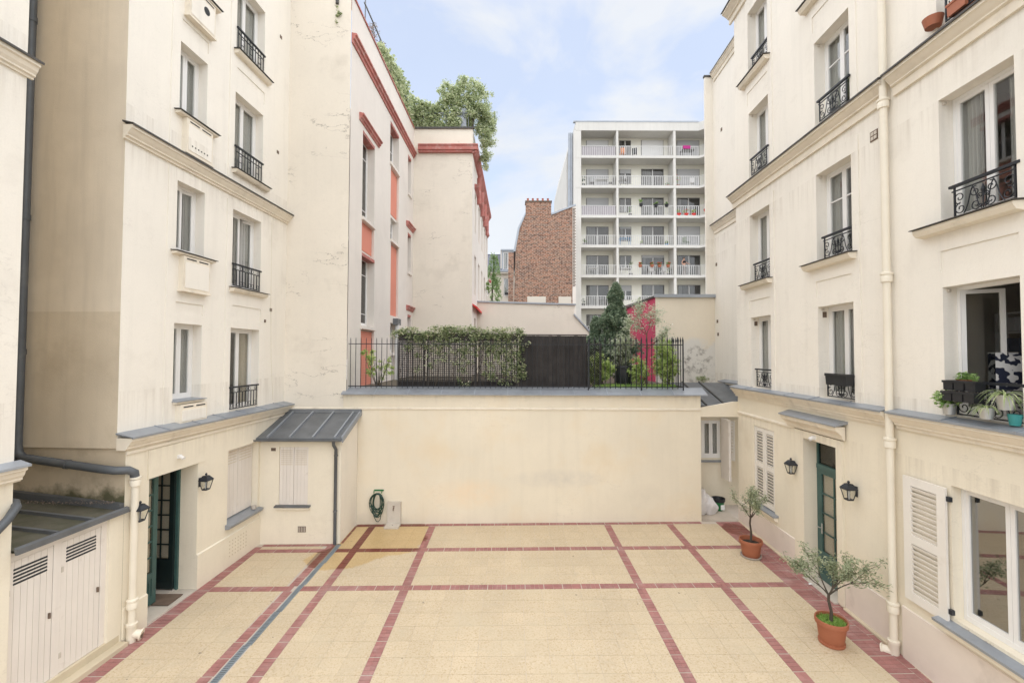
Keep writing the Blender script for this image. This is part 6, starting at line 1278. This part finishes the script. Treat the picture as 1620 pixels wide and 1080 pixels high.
bplant(bal(15.6, 1), 0.9, 'terracotta', 'leaf_bright', 'pink flowering plant on the second balcony, right bay', 'flower_pink', 0.3); chair(bal(17.0, 1), R(170), 'white_paint', 'white chair on the second balcony, right bay')
bplant((12.0, 40.95, FL[2] + 0.9), 0.5, 'plastic_black', 'leaf_green', 'small conical shrub in a box on the third balcony railing'); bplant((13.4, 40.95, FL[2] + 0.85), 0.2, 'plastic_black', 'leaf_green', 'low plant in a railing box on the third balcony, middle'); bplant((14.4, 40.95, FL[2] + 0.85), 0.25, 'plastic_black', 'leaf_green', 'dark plant in a railing box on the third balcony beside fin wall')
for k, (x, lb) in enumerate(((15.6, 'left'), (16.3, 'middle'), (17.0, 'right'))): bplant((x, 41.25, FL[2] + 0.07), 0.45, 'flower_red', 'leaf_bright', lb + ' red planter on the third balcony, right bay', 'flower_red' if k == 1 else None, 0.3)
bplant((18.0, 40.6, FL[2] + 0.3), 1.5, 'flower_red', 'leaf_bright', 'tall red flowering climber at the angled balcony corner', 'flower_red', 0.35)
table(bal(10.6, 3), 1.1, 'blue_plastic', 'blue table on the fourth balcony, middle bay'); chair(bal(16.4, 3), R(120), 'leaf_dark', 'dark green deck chair on the fourth balcony, right bay'); bplant(bal(14.6, 3), 0.25, 'blue_plastic', 'leaf_green', 'plant in a blue pot on the fourth balcony by the fin wall')
for k, x in enumerate((11.9, 13.0, 13.7, 14.5)): bplant((x, 40.95, FL[4] + 0.80), 0.22, 'terracotta', 'leaf_green', ['leftmost', 'second', 'third', 'rightmost'][k] + ' flower box on the fifth balcony railing, middle bay', 'flower_red')
chair(bal(13.2, 4), R(150), 'white_paint', 'white chair on the fifth balcony, middle bay left'); chair(bal(14.2, 4), R(200), 'white_paint', 'white chair on the fifth balcony, middle bay right'); table(bal(10.7, 4), 1.0, 'white_paint', 'white table on the fifth balcony by the small window'); bplant(bal(11.2, 4), 1.4, 'plastic_black', 'leaf_variegated', 'tall pale plant on the fifth balcony by the small window')
table(bal(7.6, 4), 0.9, 'white_paint', 'white table on the fifth balcony, left bay'); bplant(bal(14.8, 4), 0.6, 'plastic_black', 'leaf_dark', 'dark plants crowding the fifth balcony by the fin wall'); bplant(bal(14.7, 5), 0.6, 'plastic_black', 'leaf_green', 'plant on the sixth balcony beside the fin wall'); bplant(bal(6.7, 5), 0.6, 'plastic_black', 'leaf_dark', 'dark plant at the left end of the sixth balcony')
table(bal(7.9, 6), 1.0, 'white_paint', 'white table on the lowest balcony, left bay'); chair(bal(7.0, 6), R(60), 'white_paint', 'white chair on the lowest balcony, left bay')
tag(MB().box(-0.35, 0.35, -0.03, 0.03, -0.3, 0).build('towel', 'magenta_cloth'), 'magenta towel hung on the top right balcony railing', 'towel').location = (16.35, 41.06, FL[0] + 1.06)
for r_, x_, pm_, lm_, fm_, h_ in ((0, 6.8, 'plastic_black', 'leaf_green', None, 0.3), (1, 6.7, 'plastic_black', 'leaf_dark', None, 0.9), (2, 11.1, 'plastic_black', 'leaf_green', None, 0.8), (3, 6.8, 'canvas_grey', 'leaf_green', None, 0.5), (3, 12.2, 'canvas_grey', 'leaf_bright', None, 0.3), (5, 9.3, 'canvas_grey', 'leaf_green', None, 0.5), (5, 11.9, 'plastic_black', 'leaf_dark', None, 0.7)):
    bplant(bal(x_, r_, 0.4), h_, pm_, lm_, 'green balcony plant, %s floor from the top, %s' % (['first', 'second', 'third', 'fourth', 'fifth', 'sixth'][r_], 'left bay far left' if x_ < 7 else ('left bay by the fin wall' if x_ < 10 else ('middle bay by the small window' if x_ < 12 else 'middle bay beside the sliding door'))), fm_)
table(bal(16.6, 0), 1.2, 'dark_alu', 'dark table on the top balcony, right bay')
# person at the railing of the fifth balcony
pl = (16.15, 41.42, FL[4] + 0.07)
t = thing('person', 'person in black t-shirt leaning with one arm on a balcony railing', 'person', pl, R(25))
V = [(0, 0, 0.95), (0, 0.02, 1.15), (0, 0.03, 1.38), (0, 0.01, 1.50), (0, -0.02, 1.60), (0, -0.02, 1.70), (-0.10, 0, 0.90), (-0.11, -0.02, 0.50), (-0.11, 0.02, 0.09), (-0.11, -0.10, 0.05), (0.10, 0, 0.90), (0.12, -0.05, 0.50), (0.12, 0.0, 0.09), (0.12, -0.12, 0.05),
     (-0.19, 0.02, 1.40), (-0.24, 0.0, 1.14), (-0.20, -0.16, 0.96), (0.19, 0.02, 1.40), (0.27, -0.12, 1.20), (0.36, -0.34, 1.10), (0.38, -0.40, 1.09)]
E_ = [(0, 1), (1, 2), (2, 3), (3, 4), (4, 5), (0, 6), (6, 7), (7, 8), (8, 9), (0, 10), (10, 11), (11, 12), (12, 13), (2, 14), (14, 15), (15, 16), (2, 17), (17, 18), (18, 19), (19, 20)]
rad = [0.15, 0.14, 0.16, 0.055, 0.09, 0.085, 0.095, 0.06, 0.04, 0.035, 0.095, 0.06, 0.04, 0.035, 0.065, 0.045, 0.035, 0.065, 0.045, 0.035, 0.03]
def skinned(name, vi, material, grow=0.0):
    idx = {v: k for k, v in enumerate(vi)}; me = bpy.data.meshes.new(name); me.from_pydata([V[v] for v in vi], [(idx[a], idx[b]) for a, b in E_ if a in idx and b in idx], []); o = link(name, me, t)
    md = o.modifiers.new('skin', 'SKIN'); 
    for k, v in enumerate(vi): me.skin_vertices[0].data[k].radius = (rad[v] + grow, (rad[v] + grow) * 0.85); me.skin_vertices[0].data[k].use_root = (k == 0)
    sd = o.modifiers.new('sub', 'SUBSURF'); sd.levels = sd.render_levels = 1; me.materials.append(MATS[material]); return o
skinned('body', list(range(21)), 'skin'); skinned('t_shirt', [1, 2, 14, 17], 'cloth_black', 0.06); skinned('trousers', [0, 6, 7, 8, 10, 11, 12], 'trousers', 0.03)
MB().lathe([(0.0, 1.81), (0.07, 1.79), (0.10, 1.72), (0.098, 1.66)], 0, 0.0, 12).build('hair', 'hair', t, smooth=True)
